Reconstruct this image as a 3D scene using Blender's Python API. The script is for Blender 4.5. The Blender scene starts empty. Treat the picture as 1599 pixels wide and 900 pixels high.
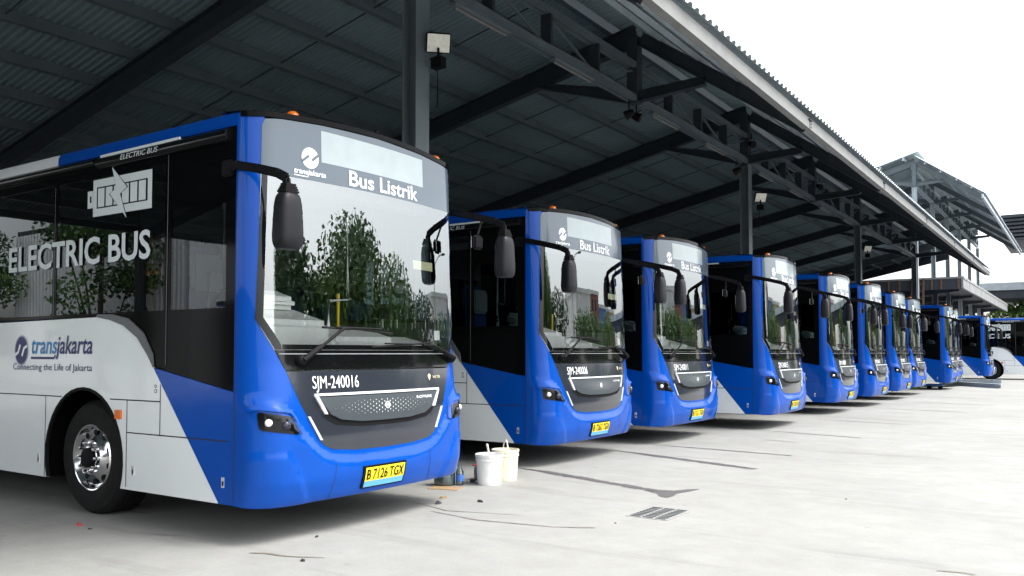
import bpy, bmesh, math, random
from mathutils import Vector, Matrix, noise
from mathutils.geometry import tessellate_polygon
R = math.radians
random.seed(7)
SC = bpy.context.scene
COL = SC.collection

# ------------------------------------------------------------------ camera, sky, sun, exposure
cam = bpy.data.cameras.new('camera'); camo = bpy.data.objects.new('camera', cam); COL.objects.link(camo)
cam.sensor_width = 36.0; cam.lens = 1328.0 / 1599 * 36
cam.shift_y = 48.0 / 1599
cam.clip_start = 0.05; cam.clip_end = 2000
camo.location = (0, 0, 1.45); camo.rotation_euler = (R(92.3), 0, R(33.95))
SC.camera = camo

SUN_EL, SUN_AZ = R(58), R(20)         # azimuth measured from +X towards +Y
W = bpy.data.worlds.new('World'); SC.world = W; W.use_nodes = True
nt = W.node_tree; nt.nodes.clear()
sky = nt.nodes.new('ShaderNodeTexSky'); sky.sky_type = 'NISHITA'; sky.sun_disc = False
sky.sun_elevation = SUN_EL; sky.sun_rotation = R(90) - SUN_AZ
sky.air_density = 1.0; sky.dust_density = 4.0; sky.ozone_density = 1.0
hs = nt.nodes.new('ShaderNodeHueSaturation'); hs.inputs['Saturation'].default_value = 0.22
bg = nt.nodes.new('ShaderNodeBackground'); bg.inputs['Strength'].default_value = 0.15
wo = nt.nodes.new('ShaderNodeOutputWorld')
nt.links.new(sky.outputs[0], hs.inputs['Color']); nt.links.new(hs.outputs[0], bg.inputs['Color']); nt.links.new(bg.outputs[0], wo.inputs['Surface'])

sl = bpy.data.lights.new('sun', 'SUN'); sl.energy = 0.55; sl.angle = R(25); sl.color = (1.0, 0.965, 0.92)
so = bpy.data.objects.new('sun', sl); COL.objects.link(so)
sd = Vector((math.cos(SUN_EL) * math.cos(SUN_AZ), math.cos(SUN_EL) * math.sin(SUN_AZ), math.sin(SUN_EL)))
so.rotation_euler = sd.to_track_quat('Z', 'Y').to_euler(); so.location = (20, 0, 40)

vs = SC.view_settings
vs.view_transform = 'Standard'; vs.look = 'None'; vs.gamma = 1.0; vs.use_curve_mapping = False
vs.exposure = 1.85
SC.cycles.max_bounces = 8; SC.cycles.transparent_max_bounces = 16; SC.cycles.glossy_bounces = 4

# ------------------------------------------------------------------ materials
def pm(name, col, rough=0.5, metal=0.0, var=0.0, scale=3.0, coat=0.0, bump=0.0, bscale=40.0, spec=0.5, emit=None, estr=0.0, rvar=0.0):
    m = bpy.data.materials.new(name); m.use_nodes = True
    n = m.node_tree.nodes; l = m.node_tree.links; b = n['Principled BSDF']
    b.inputs['Roughness'].default_value = rough; b.inputs['Metallic'].default_value = metal
    b.inputs['Specular IOR Level'].default_value = spec
    if coat: b.inputs['Coat Weight'].default_value = coat; b.inputs['Coat Roughness'].default_value = 0.04
    tc = n.new('ShaderNodeTexCoord'); nz = n.new('ShaderNodeTexNoise')
    nz.inputs['Scale'].default_value = scale; nz.inputs['Detail'].default_value = 6
    l.new(tc.outputs['Object'], nz.inputs['Vector'])
    mr = n.new('ShaderNodeMapRange'); mr.inputs[1].default_value = 0.3; mr.inputs[2].default_value = 0.7
    mr.inputs[3].default_value = 1 - var; mr.inputs[4].default_value = 1 + var
    l.new(nz.outputs['Fac'], mr.inputs[0])
    mx = n.new('ShaderNodeMix'); mx.data_type = 'RGBA'; mx.blend_type = 'MULTIPLY'; mx.inputs[0].default_value = 1.0
    mx.inputs[6].default_value = (*col, 1); l.new(mr.outputs[0], mx.inputs[7]); l.new(mx.outputs[2], b.inputs['Base Color'])
    if rvar:
        r2 = n.new('ShaderNodeMapRange'); r2.inputs[3].default_value = max(rough - rvar, 0.02); r2.inputs[4].default_value = rough + rvar
        l.new(nz.outputs['Fac'], r2.inputs[0]); l.new(r2.outputs[0], b.inputs['Roughness'])
    if bump:
        n2 = n.new('ShaderNodeTexNoise'); n2.inputs['Scale'].default_value = bscale; n2.inputs['Detail'].default_value = 4
        l.new(tc.outputs['Object'], n2.inputs['Vector'])
        bp = n.new('ShaderNodeBump'); bp.inputs['Strength'].default_value = bump; bp.inputs['Distance'].default_value = 0.02
        l.new(n2.outputs['Fac'], bp.inputs['Height']); l.new(bp.outputs[0], b.inputs['Normal'])
    if emit: b.inputs['Emission Color'].default_value = (*emit, 1); b.inputs['Emission Strength'].default_value = estr
    return m

def glass(name, tint, ior, add, rough=0.0):
    m = bpy.data.materials.new(name); m.use_nodes = True
    n = m.node_tree.nodes; l = m.node_tree.links; n.clear()
    o = n.new('ShaderNodeOutputMaterial'); mx = n.new('ShaderNodeMixShader'); tr = n.new('ShaderNodeBsdfTransparent')
    gl = n.new('ShaderNodeBsdfGlossy'); fr = n.new('ShaderNodeFresnel'); ad = n.new('ShaderNodeMath'); ad.operation = 'ADD'; ad.use_clamp = True
    tr.inputs[0].default_value = (*tint, 1); gl.inputs['Roughness'].default_value = rough; gl.inputs[0].default_value = (0.92, 0.97, 0.98, 1)
    fr.inputs[0].default_value = ior; ad.inputs[1].default_value = add
    tc = n.new('ShaderNodeTexCoord'); nz = n.new('ShaderNodeTexNoise'); nz.inputs['Scale'].default_value = 1.3; nz.inputs['Detail'].default_value = 1
    bp = n.new('ShaderNodeBump'); bp.inputs['Strength'].default_value = 0.02; bp.inputs['Distance'].default_value = 0.02
    l.new(tc.outputs['Object'], nz.inputs['Vector']); l.new(nz.outputs['Fac'], bp.inputs['Height']); l.new(bp.outputs[0], gl.inputs['Normal'])
    l.new(fr.outputs[0], ad.inputs[0]); l.new(ad.outputs[0], mx.inputs[0]); l.new(tr.outputs[0], mx.inputs[1]); l.new(gl.outputs[0], mx.inputs[2])
    l.new(mx.outputs[0], o.inputs['Surface'])
    return m

def concrete():
    m = bpy.data.materials.new('yard_concrete'); m.use_nodes = True
    n = m.node_tree.nodes; l = m.node_tree.links; b = n['Principled BSDF']
    tc = n.new('ShaderNodeTexCoord')
    def nz(scale, det, rough=0.6, sx=1, sy=1):
        mp = n.new('ShaderNodeMapping'); mp.inputs['Scale'].default_value = (sx, sy, 1); l.new(tc.outputs['Object'], mp.inputs[0])
        t = n.new('ShaderNodeTexNoise'); t.inputs['Scale'].default_value = scale; t.inputs['Detail'].default_value = det; t.inputs['Roughness'].default_value = rough
        l.new(mp.outputs[0], t.inputs['Vector']); return t.outputs['Fac']
    def rng(src, a, b_, lo, hi):
        r = n.new('ShaderNodeMapRange'); r.inputs[1].default_value = a; r.inputs[2].default_value = b_; r.inputs[3].default_value = lo; r.inputs[4].default_value = hi
        l.new(src, r.inputs[0]); return r.outputs[0]
    def mul(a, b_):
        k = n.new('ShaderNodeMath'); k.operation = 'MULTIPLY'; l.new(a, k.inputs[0]); l.new(b_, k.inputs[1]); return k.outputs[0]
    f = mul(rng(nz(0.35, 5), 0.3, 0.7, 0.88, 1.08), rng(nz(3.0, 8, 0.7), 0.3, 0.7, 0.90, 1.08))
    f = mul(f, rng(nz(60, 3), 0.35, 0.65, 0.95, 1.04))
    f = mul(f, rng(nz(1.1, 6, 0.65, 0.25, 2.2), 0.57, 0.76, 1.0, 0.74))      # streaks drawn out along the driving direction
    f = mul(f, rng(nz(5.5, 5, 0.6), 0.65, 0.73, 1.0, 0.80))                  # scattered dull spots
    cx = n.new('ShaderNodeMix'); cx.data_type = 'RGBA'; cx.blend_type = 'MULTIPLY'; cx.inputs[0].default_value = 1
    cx.inputs[6].default_value = (0.286, 0.287, 0.271, 1); l.new(f, cx.inputs[7]); l.new(cx.outputs[2], b.inputs['Base Color'])
    b.inputs['Roughness'].default_value = 0.75; b.inputs['Specular IOR Level'].default_value = 0.3
    bp = n.new('ShaderNodeBump'); bp.inputs['Strength'].default_value = 0.25; bp.inputs['Distance'].default_value = 0.01
    l.new(nz(25, 8, 0.7), bp.inputs['Height']); l.new(bp.outputs[0], b.inputs['Normal'])
    return m

BLUE = pm('blue_paint', (0.0, 0.060, 0.35), 0.3, var=0.06, scale=1.5, coat=0.42, rvar=0.06, spec=0.08)
WHITE = pm('white_paint', (0.77, 0.81, 0.815), 0.25, var=0.05, scale=0.9, coat=0.8)
BLACKG = pm('gloss_black', (0.004, 0.0045, 0.005), 0.06, var=0.1, spec=0.4)
BANDB = pm('window_band_black', (0.003, 0.0033, 0.0036), 0.07, var=0.1, spec=0.06)
BLACK = pm('matt_black', (0.006, 0.006, 0.007), 0.6, var=0.2, spec=0.12)
WELL = pm('wheel_well_black', (0.003, 0.003, 0.003), 1.0, var=0.2, spec=0.0)
RUBBER = pm('tyre_rubber', (0.010, 0.010, 0.010), 0.75, var=0.3, scale=8, bump=0.2, spec=0.2)
DGREY = pm('mirror_plastic', (0.009, 0.0095, 0.012), 0.40, var=0.2, bump=0.1, bscale=200, spec=0.22)
MASKG = pm('grille_grey', (0.022, 0.026, 0.036), 0.12, var=0.08, coat=0.5)
GRILLE = pm('grille_panel', (0.05, 0.062, 0.070), 0.35, var=0.08, metal=0.2)
CHROME = pm('chrome', (0.82, 0.82, 0.83), 0.12, metal=1.0, var=0.05)
SILVER = pm('silver_trim', (0.80, 0.82, 0.84), 0.25, metal=0.6, var=0.03)
LETTER = pm('white_lettering', (0.85, 0.87, 0.88), 0.5, var=0.03)
SLETTER = pm('grey_film_lettering', (0.60, 0.66, 0.67), 0.5, var=0.03)
BAND = pm('sign_band_grey', (0.085, 0.115, 0.145), 0.12, var=0.05)
SIGN = pm('sign_display', (0.34, 0.40, 0.41), 0.12, var=0.05, scale=6)
SEAM = pm('panel_gap', (0.02, 0.02, 0.022), 0.8, var=0.1)
AMBER = pm('amber_lens', (0.75, 0.16, 0.01), 0.2, var=0.1, coat=0.5)
YELLOW = pm('plate_yellow', (0.80, 0.62, 0.02), 0.4, var=0.05)
PBLUE = pm('plate_blue', (0.12, 0.40, 0.66), 0.4, var=0.05)
NAVY = pm('navy_print', (0.012, 0.012, 0.12), 0.4, var=0.05)
CYAN = pm('cyan_print', (0.02, 0.22, 0.50), 0.4, var=0.05)
STRIP = pm('light_strip', (0.55, 0.57, 0.58), 0.3, var=0.05)
LAMP = pm('headlamp_lens', (0.85, 0.87, 0.9), 0.15, var=0.05, coat=1.0)
LAMPD = pm('headlamp_dark_lens', (0.02, 0.02, 0.035), 0.15, var=0.1, coat=0.2, spec=0.3)
DASH = pm('dashboard_white', (0.86, 0.87, 0.85), 0.5, var=0.05)
SEATB = pm('seat_blue', (0.02, 0.06, 0.22), 0.8, var=0.15, scale=20)
SEATG = pm('seat_grey', (0.32, 0.33, 0.34), 0.7, var=0.1)
INNER = pm('interior_grey', (0.09, 0.095, 0.10), 0.7, var=0.1)
RAILW = pm('handrail_white', (0.75, 0.77, 0.78), 0.3, var=0.03)
RAILY = pm('handrail_yellow', (0.80, 0.55, 0.02), 0.3, var=0.03)
LEDO = pm('orange_led', (0.2, 0.05, 0.0), 0.5, emit=(1.0, 0.20, 0.02), estr=0.12)
WSG = glass('windscreen_glass', (0.95, 0.98, 0.98), 1.6, 0.17)
SIDEG = glass('tinted_side_glass', (0.11, 0.145, 0.15), 1.44, 0.0)
MIRG = pm('mirror_glass', (0.8, 0.84, 0.85), 0.03, metal=1.0)
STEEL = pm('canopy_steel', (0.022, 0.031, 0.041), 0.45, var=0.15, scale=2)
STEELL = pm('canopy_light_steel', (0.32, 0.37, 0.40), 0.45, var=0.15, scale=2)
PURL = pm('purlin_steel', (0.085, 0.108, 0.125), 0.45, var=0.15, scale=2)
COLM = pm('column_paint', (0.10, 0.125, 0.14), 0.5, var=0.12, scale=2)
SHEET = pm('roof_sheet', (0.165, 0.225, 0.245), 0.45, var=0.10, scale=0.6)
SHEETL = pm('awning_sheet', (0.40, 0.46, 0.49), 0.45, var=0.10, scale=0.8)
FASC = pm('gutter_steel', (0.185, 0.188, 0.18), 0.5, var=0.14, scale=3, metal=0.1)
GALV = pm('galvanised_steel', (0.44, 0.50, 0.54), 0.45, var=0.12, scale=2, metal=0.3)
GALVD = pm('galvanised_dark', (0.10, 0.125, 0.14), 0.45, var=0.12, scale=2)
WALLD = pm('dark_render', (0.10, 0.105, 0.11), 0.9, var=0.15, scale=1, bump=0.2)
WALLW = pm('white_sheet', (0.70, 0.72, 0.74), 0.6, var=0.08, scale=0.5)
CABIN = pm('cabin_blue_grey', (0.05, 0.07, 0.09), 0.6, var=0.12, scale=1)
WOOD = pm('raw_timber', (0.15, 0.085, 0.045), 0.8, var=0.25, scale=9, bump=0.3)
SHEDF = pm('shed_fascia', (0.24, 0.25, 0.25), 0.6, var=0.15, scale=1.5)
SHEDD = pm('shed_dark', (0.035, 0.042, 0.055), 0.7, var=0.2, scale=1)
BUCKET = pm('bucket_plastic', (0.80, 0.80, 0.77), 0.4, var=0.03, scale=12)
CREAM = pm('bucket_cream', (0.76, 0.72, 0.55), 0.45, var=0.08, scale=9)
WIRE = pm('bucket_handle', (0.78, 0.76, 0.68), 0.4, var=0.05)
WET = pm('stain_dark', (0.105, 0.10, 0.098), 0.55, var=0.22, scale=9)
WETB = pm('stain_brown', (0.19, 0.17, 0.14), 0.7, var=0.25, scale=9)
SLOTD = pm('drain_slot_shade', (0.05, 0.06, 0.06), 0.5, var=0.3, scale=20)
GRATEF = pm('drain_frame', (0.27, 0.27, 0.26), 0.7, var=0.15, scale=20)
JUG = glass('jug_plastic', (0.55, 0.66, 0.66), 1.45, 0.10, 0.15)
WATER = pm('jug_water', (0.16, 0.21, 0.21), 0.2, var=0.15, scale=10)
LBLUE = pm('label_blue', (0.05, 0.16, 0.55), 0.5, var=0.15, scale=15)
REDP = pm('scrap_red', (0.50, 0.05, 0.05), 0.6, var=0.2, scale=20)
SCRAP = pm('scrap_dark', (0.03, 0.03, 0.035), 0.7, var=0.2, scale=20)
CARD = pm('scrap_cardboard', (0.34, 0.22, 0.12), 0.9, var=0.2, scale=20)
BARK = pm('bark', (0.09, 0.07, 0.05), 0.9, var=0.3, scale=8, bump=0.4)
LEAF = pm('leaf_green', (0.075, 0.155, 0.034), 0.5, var=0.45, scale=1.3)
LEAFB = pm('leaf_yellow_green', (0.115, 0.20, 0.042), 0.5, var=0.45, scale=1.3)
LEAFD = pm('leaf_dark', (0.035, 0.075, 0.022), 0.5, var=0.45, scale=1.3)
FLOODG = pm('flood_glass', (0.82, 0.80, 0.70), 0.25, var=0.12, scale=18, coat=0.5)
TUBEW = pm('tube_lamp_white', (0.17, 0.17, 0.16), 0.4, var=0.03)
LIME = pm('lime_plastic', (0.25, 0.50, 0.02), 0.5, var=0.1)
GLASSB = pm('window_dark', (0.02, 0.026, 0.03), 0.08, var=0.1)
FACA = [pm('facade_%s' % k, c, 0.8, var=0.1, scale=0.4) for k, c in (('white', (0.7, 0.7, 0.68)), ('red', (0.30, 0.13, 0.10)), ('blue', (0.12, 0.22, 0.42)), ('ochre', (0.45, 0.36, 0.20)))]
CONC = concrete()

# ------------------------------------------------------------------ mesh helpers
NORM = {}
def newbm():
    b = bmesh.new(); NORM.pop(id(b), None); return b


def link(name, bm, mat, parent=None, smooth=False, angle=35):
    me = bpy.data.meshes.new(name); nl = NORM.pop(id(bm), None)
    bm.verts.index_update(); cust = None
    if nl and len(nl) == len(bm.verts):
        cust = [None] * len(nl)
        for v, n_ in nl: cust[v.index] = n_
    bm.normal_update(); bm.to_mesh(me); bm.free()
    for mm in (mat if isinstance(mat, (list, tuple)) else [mat]): me.materials.append(mm)
    if smooth:
        for p in me.polygons: p.use_smooth = True
        if cust: me.normals_split_custom_set_from_vertices(cust)
        else: me.set_sharp_from_angle(angle=R(angle))
    o = bpy.data.objects.new(name, me); COL.objects.link(o)
    if parent: o.parent = parent
    return o

def tag(o, label=None, cat=None, group=None, kind=None):
    if label: o['label'] = label
    if cat: o['category'] = cat
    if group: o['group'] = group
    if kind: o['kind'] = kind
    return o

def empty(name, loc=(0, 0, 0), rz=0.0):
    o = bpy.data.objects.new(name, None); COL.objects.link(o); o.location = loc; o.rotation_euler = (0, 0, rz); o.empty_display_size = 0.3
    return o

def dup(root):
    r = root.copy(); COL.objects.link(r)
    for ch in list(root.children):
        c = ch.copy(); COL.objects.link(c); c.parent = r
        for g in list(ch.children):
            d = g.copy(); COL.objects.link(d); d.parent = c
    return r

def box(bm, x0, x1, y0, y1, z0, z1, mi=0):
    v = [bm.verts.new(p) for p in ((x0, y0, z0), (x1, y0, z0), (x1, y1, z0), (x0, y1, z0), (x0, y0, z1), (x1, y0, z1), (x1, y1, z1), (x0, y1, z1))]
    for q in ((0, 3, 2, 1), (4, 5, 6, 7), (0, 1, 5, 4), (1, 2, 6, 5), (2, 3, 7, 6), (3, 0, 4, 7)):
        f = bm.faces.new([v[i] for i in q]); f.material_index = mi
    return v

def obox(bm, p0, p1, w, h, up=(0, 0, 1), h1=None, oy=0.0):
    """Box from p0 to p1, w wide across, h high along up (h1 at the far end)."""
    p0 = Vector(p0); p1 = Vector(p1); d = (p1 - p0).normalized(); up = Vector(up)
    s = d.cross(up).normalized(); u = s.cross(d).normalized(); h1 = h if h1 is None else h1
    v = []
    for p, hh in ((p0, h), (p1, h1)):
        for a, b in ((-1, -1), (1, -1), (1, 1), (-1, 1)):
            v.append(bm.verts.new(p + s * a * w / 2 + u * (b * hh / 2 + oy)))
    for q in ((0, 1, 2, 3), (7, 6, 5, 4), (0, 4, 5, 1), (1, 5, 6, 2), (2, 6, 7, 3), (3, 7, 4, 0)): bm.faces.new([v[i] for i in q])

def ibeam(bm, p0, p1, w, h, up=(0, 0, 1), t=0.014, h1=None):
    h1 = h if h1 is None else h1
    p0 = Vector(p0); p1 = Vector(p1); d = (p1 - p0).normalized(); s = d.cross(Vector(up)).normalized(); u = s.cross(d).normalized()
    obox(bm, p0, p1, t, h - 2 * t, up, h1 - 2 * t)
    for sg in (1, -1): obox(bm, p0 + u * sg * (h - t) / 2, p1 + u * sg * (h1 - t) / 2, w, t, up)

def tube(bm, pts, r, n=8, cap=True, r1=None):
    pts = [Vector(p) for p in pts]; rings = []
    for i, p in enumerate(pts):
        d = (pts[min(i + 1, len(pts) - 1)] - pts[max(i - 1, 0)]).normalized()
        a = d.cross(Vector((0, 0, 1)))
        if a.length < 1e-3: a = d.cross(Vector((0, 1, 0)))
        a.normalize(); b = d.cross(a)
        rr = r if r1 is None else r + (r1 - r) * i / (len(pts) - 1)
        rings.append([bm.verts.new(p + a * rr * math.cos(2 * math.pi * k / n) + b * rr * math.sin(2 * math.pi * k / n)) for k in range(n)])
    for i in range(len(rings) - 1):
        for k in range(n): bm.faces.new((rings[i][k], rings[i][(k + 1) % n], rings[i + 1][(k + 1) % n], rings[i + 1][k]))
    if cap:
        bm.faces.new(rings[0]); bm.faces.new(list(reversed(rings[-1])))

def lathe(bm, prof, n=32, axis='z', c=(0, 0, 0), mi=0):
    rings = []
    for r, h in prof:
        ring = []
        for k in range(n):
            a = 2 * math.pi * k / n
            if axis == 'z': p = (c[0] + r * math.cos(a), c[1] + r * math.sin(a), c[2] + h)
            else: p = (c[0] + r * math.cos(a), c[1] + h, c[2] + r * math.sin(a))
            ring.append(bm.verts.new(p))
        rings.append(ring)
    for i in range(len(rings) - 1):
        for k in range(n):
            f = bm.faces.new((rings[i][k], rings[i][(k + 1) % n], rings[i + 1][(k + 1) % n], rings[i + 1][k])); f.material_index = mi
    return rings

def fin(bm, ang=None):
    bmesh.ops.remove_doubles(bm, verts=bm.verts, dist=1e-5)
    bmesh.ops.recalc_face_normals(bm, faces=bm.faces)
    return bm

def area(p): return sum(p[i][0] * p[(i + 1) % len(p)][1] - p[(i + 1) % len(p)][0] * p[i][1] for i in range(len(p))) / 2

def patch(bm, poly, fmap, off=0.0, step=0.0, rim=0.0, flip=False, mi=0):
    """A flat outline (u, v), cut finely and laid on the surface fmap(u, v) -> (point, outward normal)."""
    if area(poly) < 0: poly = list(reversed(poly))
    t = bmesh.new()
    vs_ = [t.verts.new((p[0], p[1], 0)) for p in poly]
    for tri in tessellate_polygon([[Vector((p[0], p[1], 0)) for p in poly]]):
        try:
            f = t.faces.new([vs_[i] for i in tri])
        except ValueError: pass
    t.normal_update()
    for f in t.faces:
        if f.normal.z < 0: f.normal_flip()
    if step:
        for ax in (0, 1):
            lo = min(p[ax] for p in poly); hi = max(p[ax] for p in poly)
            k = math.floor(lo / step) + 1
            while k * step < hi:
                co = [0, 0, 0]; co[ax] = k * step; no = [0, 0, 0]; no[ax] = 1
                bmesh.ops.bisect_plane(t, geom=t.verts[:] + t.edges[:] + t.faces[:], dist=1e-6, plane_co=co, plane_no=no); k += 1
    bmesh.ops.remove_doubles(t, verts=t.verts, dist=1e-6)
    t.verts.index_update(); mp = {}; low = {}; rt = {}; nl = NORM.setdefault(id(bm), []) if step else None
    def nv(p, n_):
        v_ = bm.verts.new(p)
        if nl is not None: nl.append((v_, n_.normalized()))
        return v_
    for v in t.verts:
        p, nn = fmap(v.co.x, v.co.y); p = Vector(p); nn = Vector(nn)
        mp[v.index] = nv(p + nn * off, nn)
        if rim and v.is_boundary: rt[v.index] = nv(p + nn * off, nn); low[v.index] = nv(p + nn * (off - rim), nn)
    for f in t.faces:
        ids = [v.index for v in f.verts]
        if flip: ids.reverse()
        g = bm.faces.new([mp[i] for i in ids]); g.material_index = mi
    if rim:
        for e in t.edges:
            if e.is_boundary:
                lp = e.link_loops[0]; a, b = lp.vert.index, lp.link_loop_next.vert.index
                q = [rt[b], rt[a], low[a], low[b]]
                if flip: q.reverse()
                g = bm.faces.new(q); g.material_index = mi
    t.free()

def rect(u0, u1, v0, v1): return [(u0, v0), (u1, v0), (u1, v1), (u0, v1)]
def thick(pts, w):
    """outline of a polyline w wide"""
    L_, R_ = [], []
    for i, p in enumerate(pts):
        a = Vector(pts[max(i - 1, 0)]); b = Vector(pts[min(i + 1, len(pts) - 1)]); d = (b - a).normalized(); nn = Vector((-d.y, d.x)) * w / 2
        L_.append((p[0] + nn.x, p[1] + nn.y)); R_.append((p[0] - nn.x, p[1] - nn.y))
    return L_ + R_[::-1]
def disc(cx, cy, rx, ry=None, n=28, a0=0, a1=360):
    ry = rx if ry is None else ry
    k = n if a1 - a0 < 360 else n - 1
    return [(cx + rx * math.cos(R(a0 + (a1 - a0) * i / n)), cy + ry * math.sin(R(a0 + (a1 - a0) * i / n))) for i in range(k + 1)]

def text_polys(s, bold=0.0, shear=0.0):
    """Triangles of a string, in units of its capital height, starting at (0, 0)."""
    cu = bpy.data.curves.new('t', 'FONT'); cu.body = s; cu.offset = bold; cu.shear = shear; cu.resolution_u = 3
    o = bpy.data.objects.new('t', cu); COL.objects.link(o)
    dg = bpy.context.evaluated_depsgraph_get(); ev = o.evaluated_get(dg); me = ev.to_mesh()
    V = [(v.co.x, v.co.y) for v in me.vertices]; F = [tuple(p.vertices) for p in me.polygons]
    ev.to_mesh_clear(); bpy.data.objects.remove(o); bpy.data.curves.remove(cu)
    return V, F

def text(bm, s, fmap, u0, u1, v0, h, off, bold=0.0, shear=0.0, mi=0):
    """Writes s from u0 to u1 with its base line at v0 and capitals h high."""
    V, F = text_polys(s, bold, shear)
    x0 = min(v[0] for v in V); x1 = max(v[0] for v in V); caph = 0.70
    k = (u1 - u0) / (x1 - x0); vv = []
    for x, y in V:
        p, nn = fmap(u0 + (x - x0) * k, v0 + y * h / caph); vv.append(bm.verts.new(Vector(p) + Vector(nn) * off))
    for f in F:
        try:
            g = bm.faces.new([vv[i] for i in f]); g.material_index = mi
        except ValueError: pass
    bm.normal_update()
    for g in bm.faces:
        p, nn = fmap((u0 + u1) / 2, v0)
        if g.normal.dot(Vector(nn)) < 0: g.normal_flip()

# ------------------------------------------------------------------ ground
bm = newbm(); box(bm, -400, 400, -400, 400, -0.4, 0.0)
tag(link('ground', bm, CONC), kind='structure')

# ------------------------------------------------------------------ the canopies over the yard
def corrugated(bm, xa, za, xb, zb, y0, y1, pitch, amp, thick_=0.0):
    n = int((y1 - y0) / pitch); d = Vector((xb - xa, 0, zb - za)).normalized(); up = Vector((-d.z, 0, d.x))
    if up.z < 0: up = -up
    cols = []
    for i in range(n):
        for f_, h in ((0.0, 0), (0.30, 0), (0.5, 1), (0.8, 1)):
            cols.append((y0 + (i + f_) * pitch, h * amp))
    rows = [[bm.verts.new(Vector((x, y, z)) + up * h) for y, h in cols] for x, z in ((xa, za), (xb, zb))]
    for i in range(len(cols) - 1):
        bm.faces.new((rows[0][i], rows[1][i], rows[1][i + 1], rows[0][i + 1]))

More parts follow.
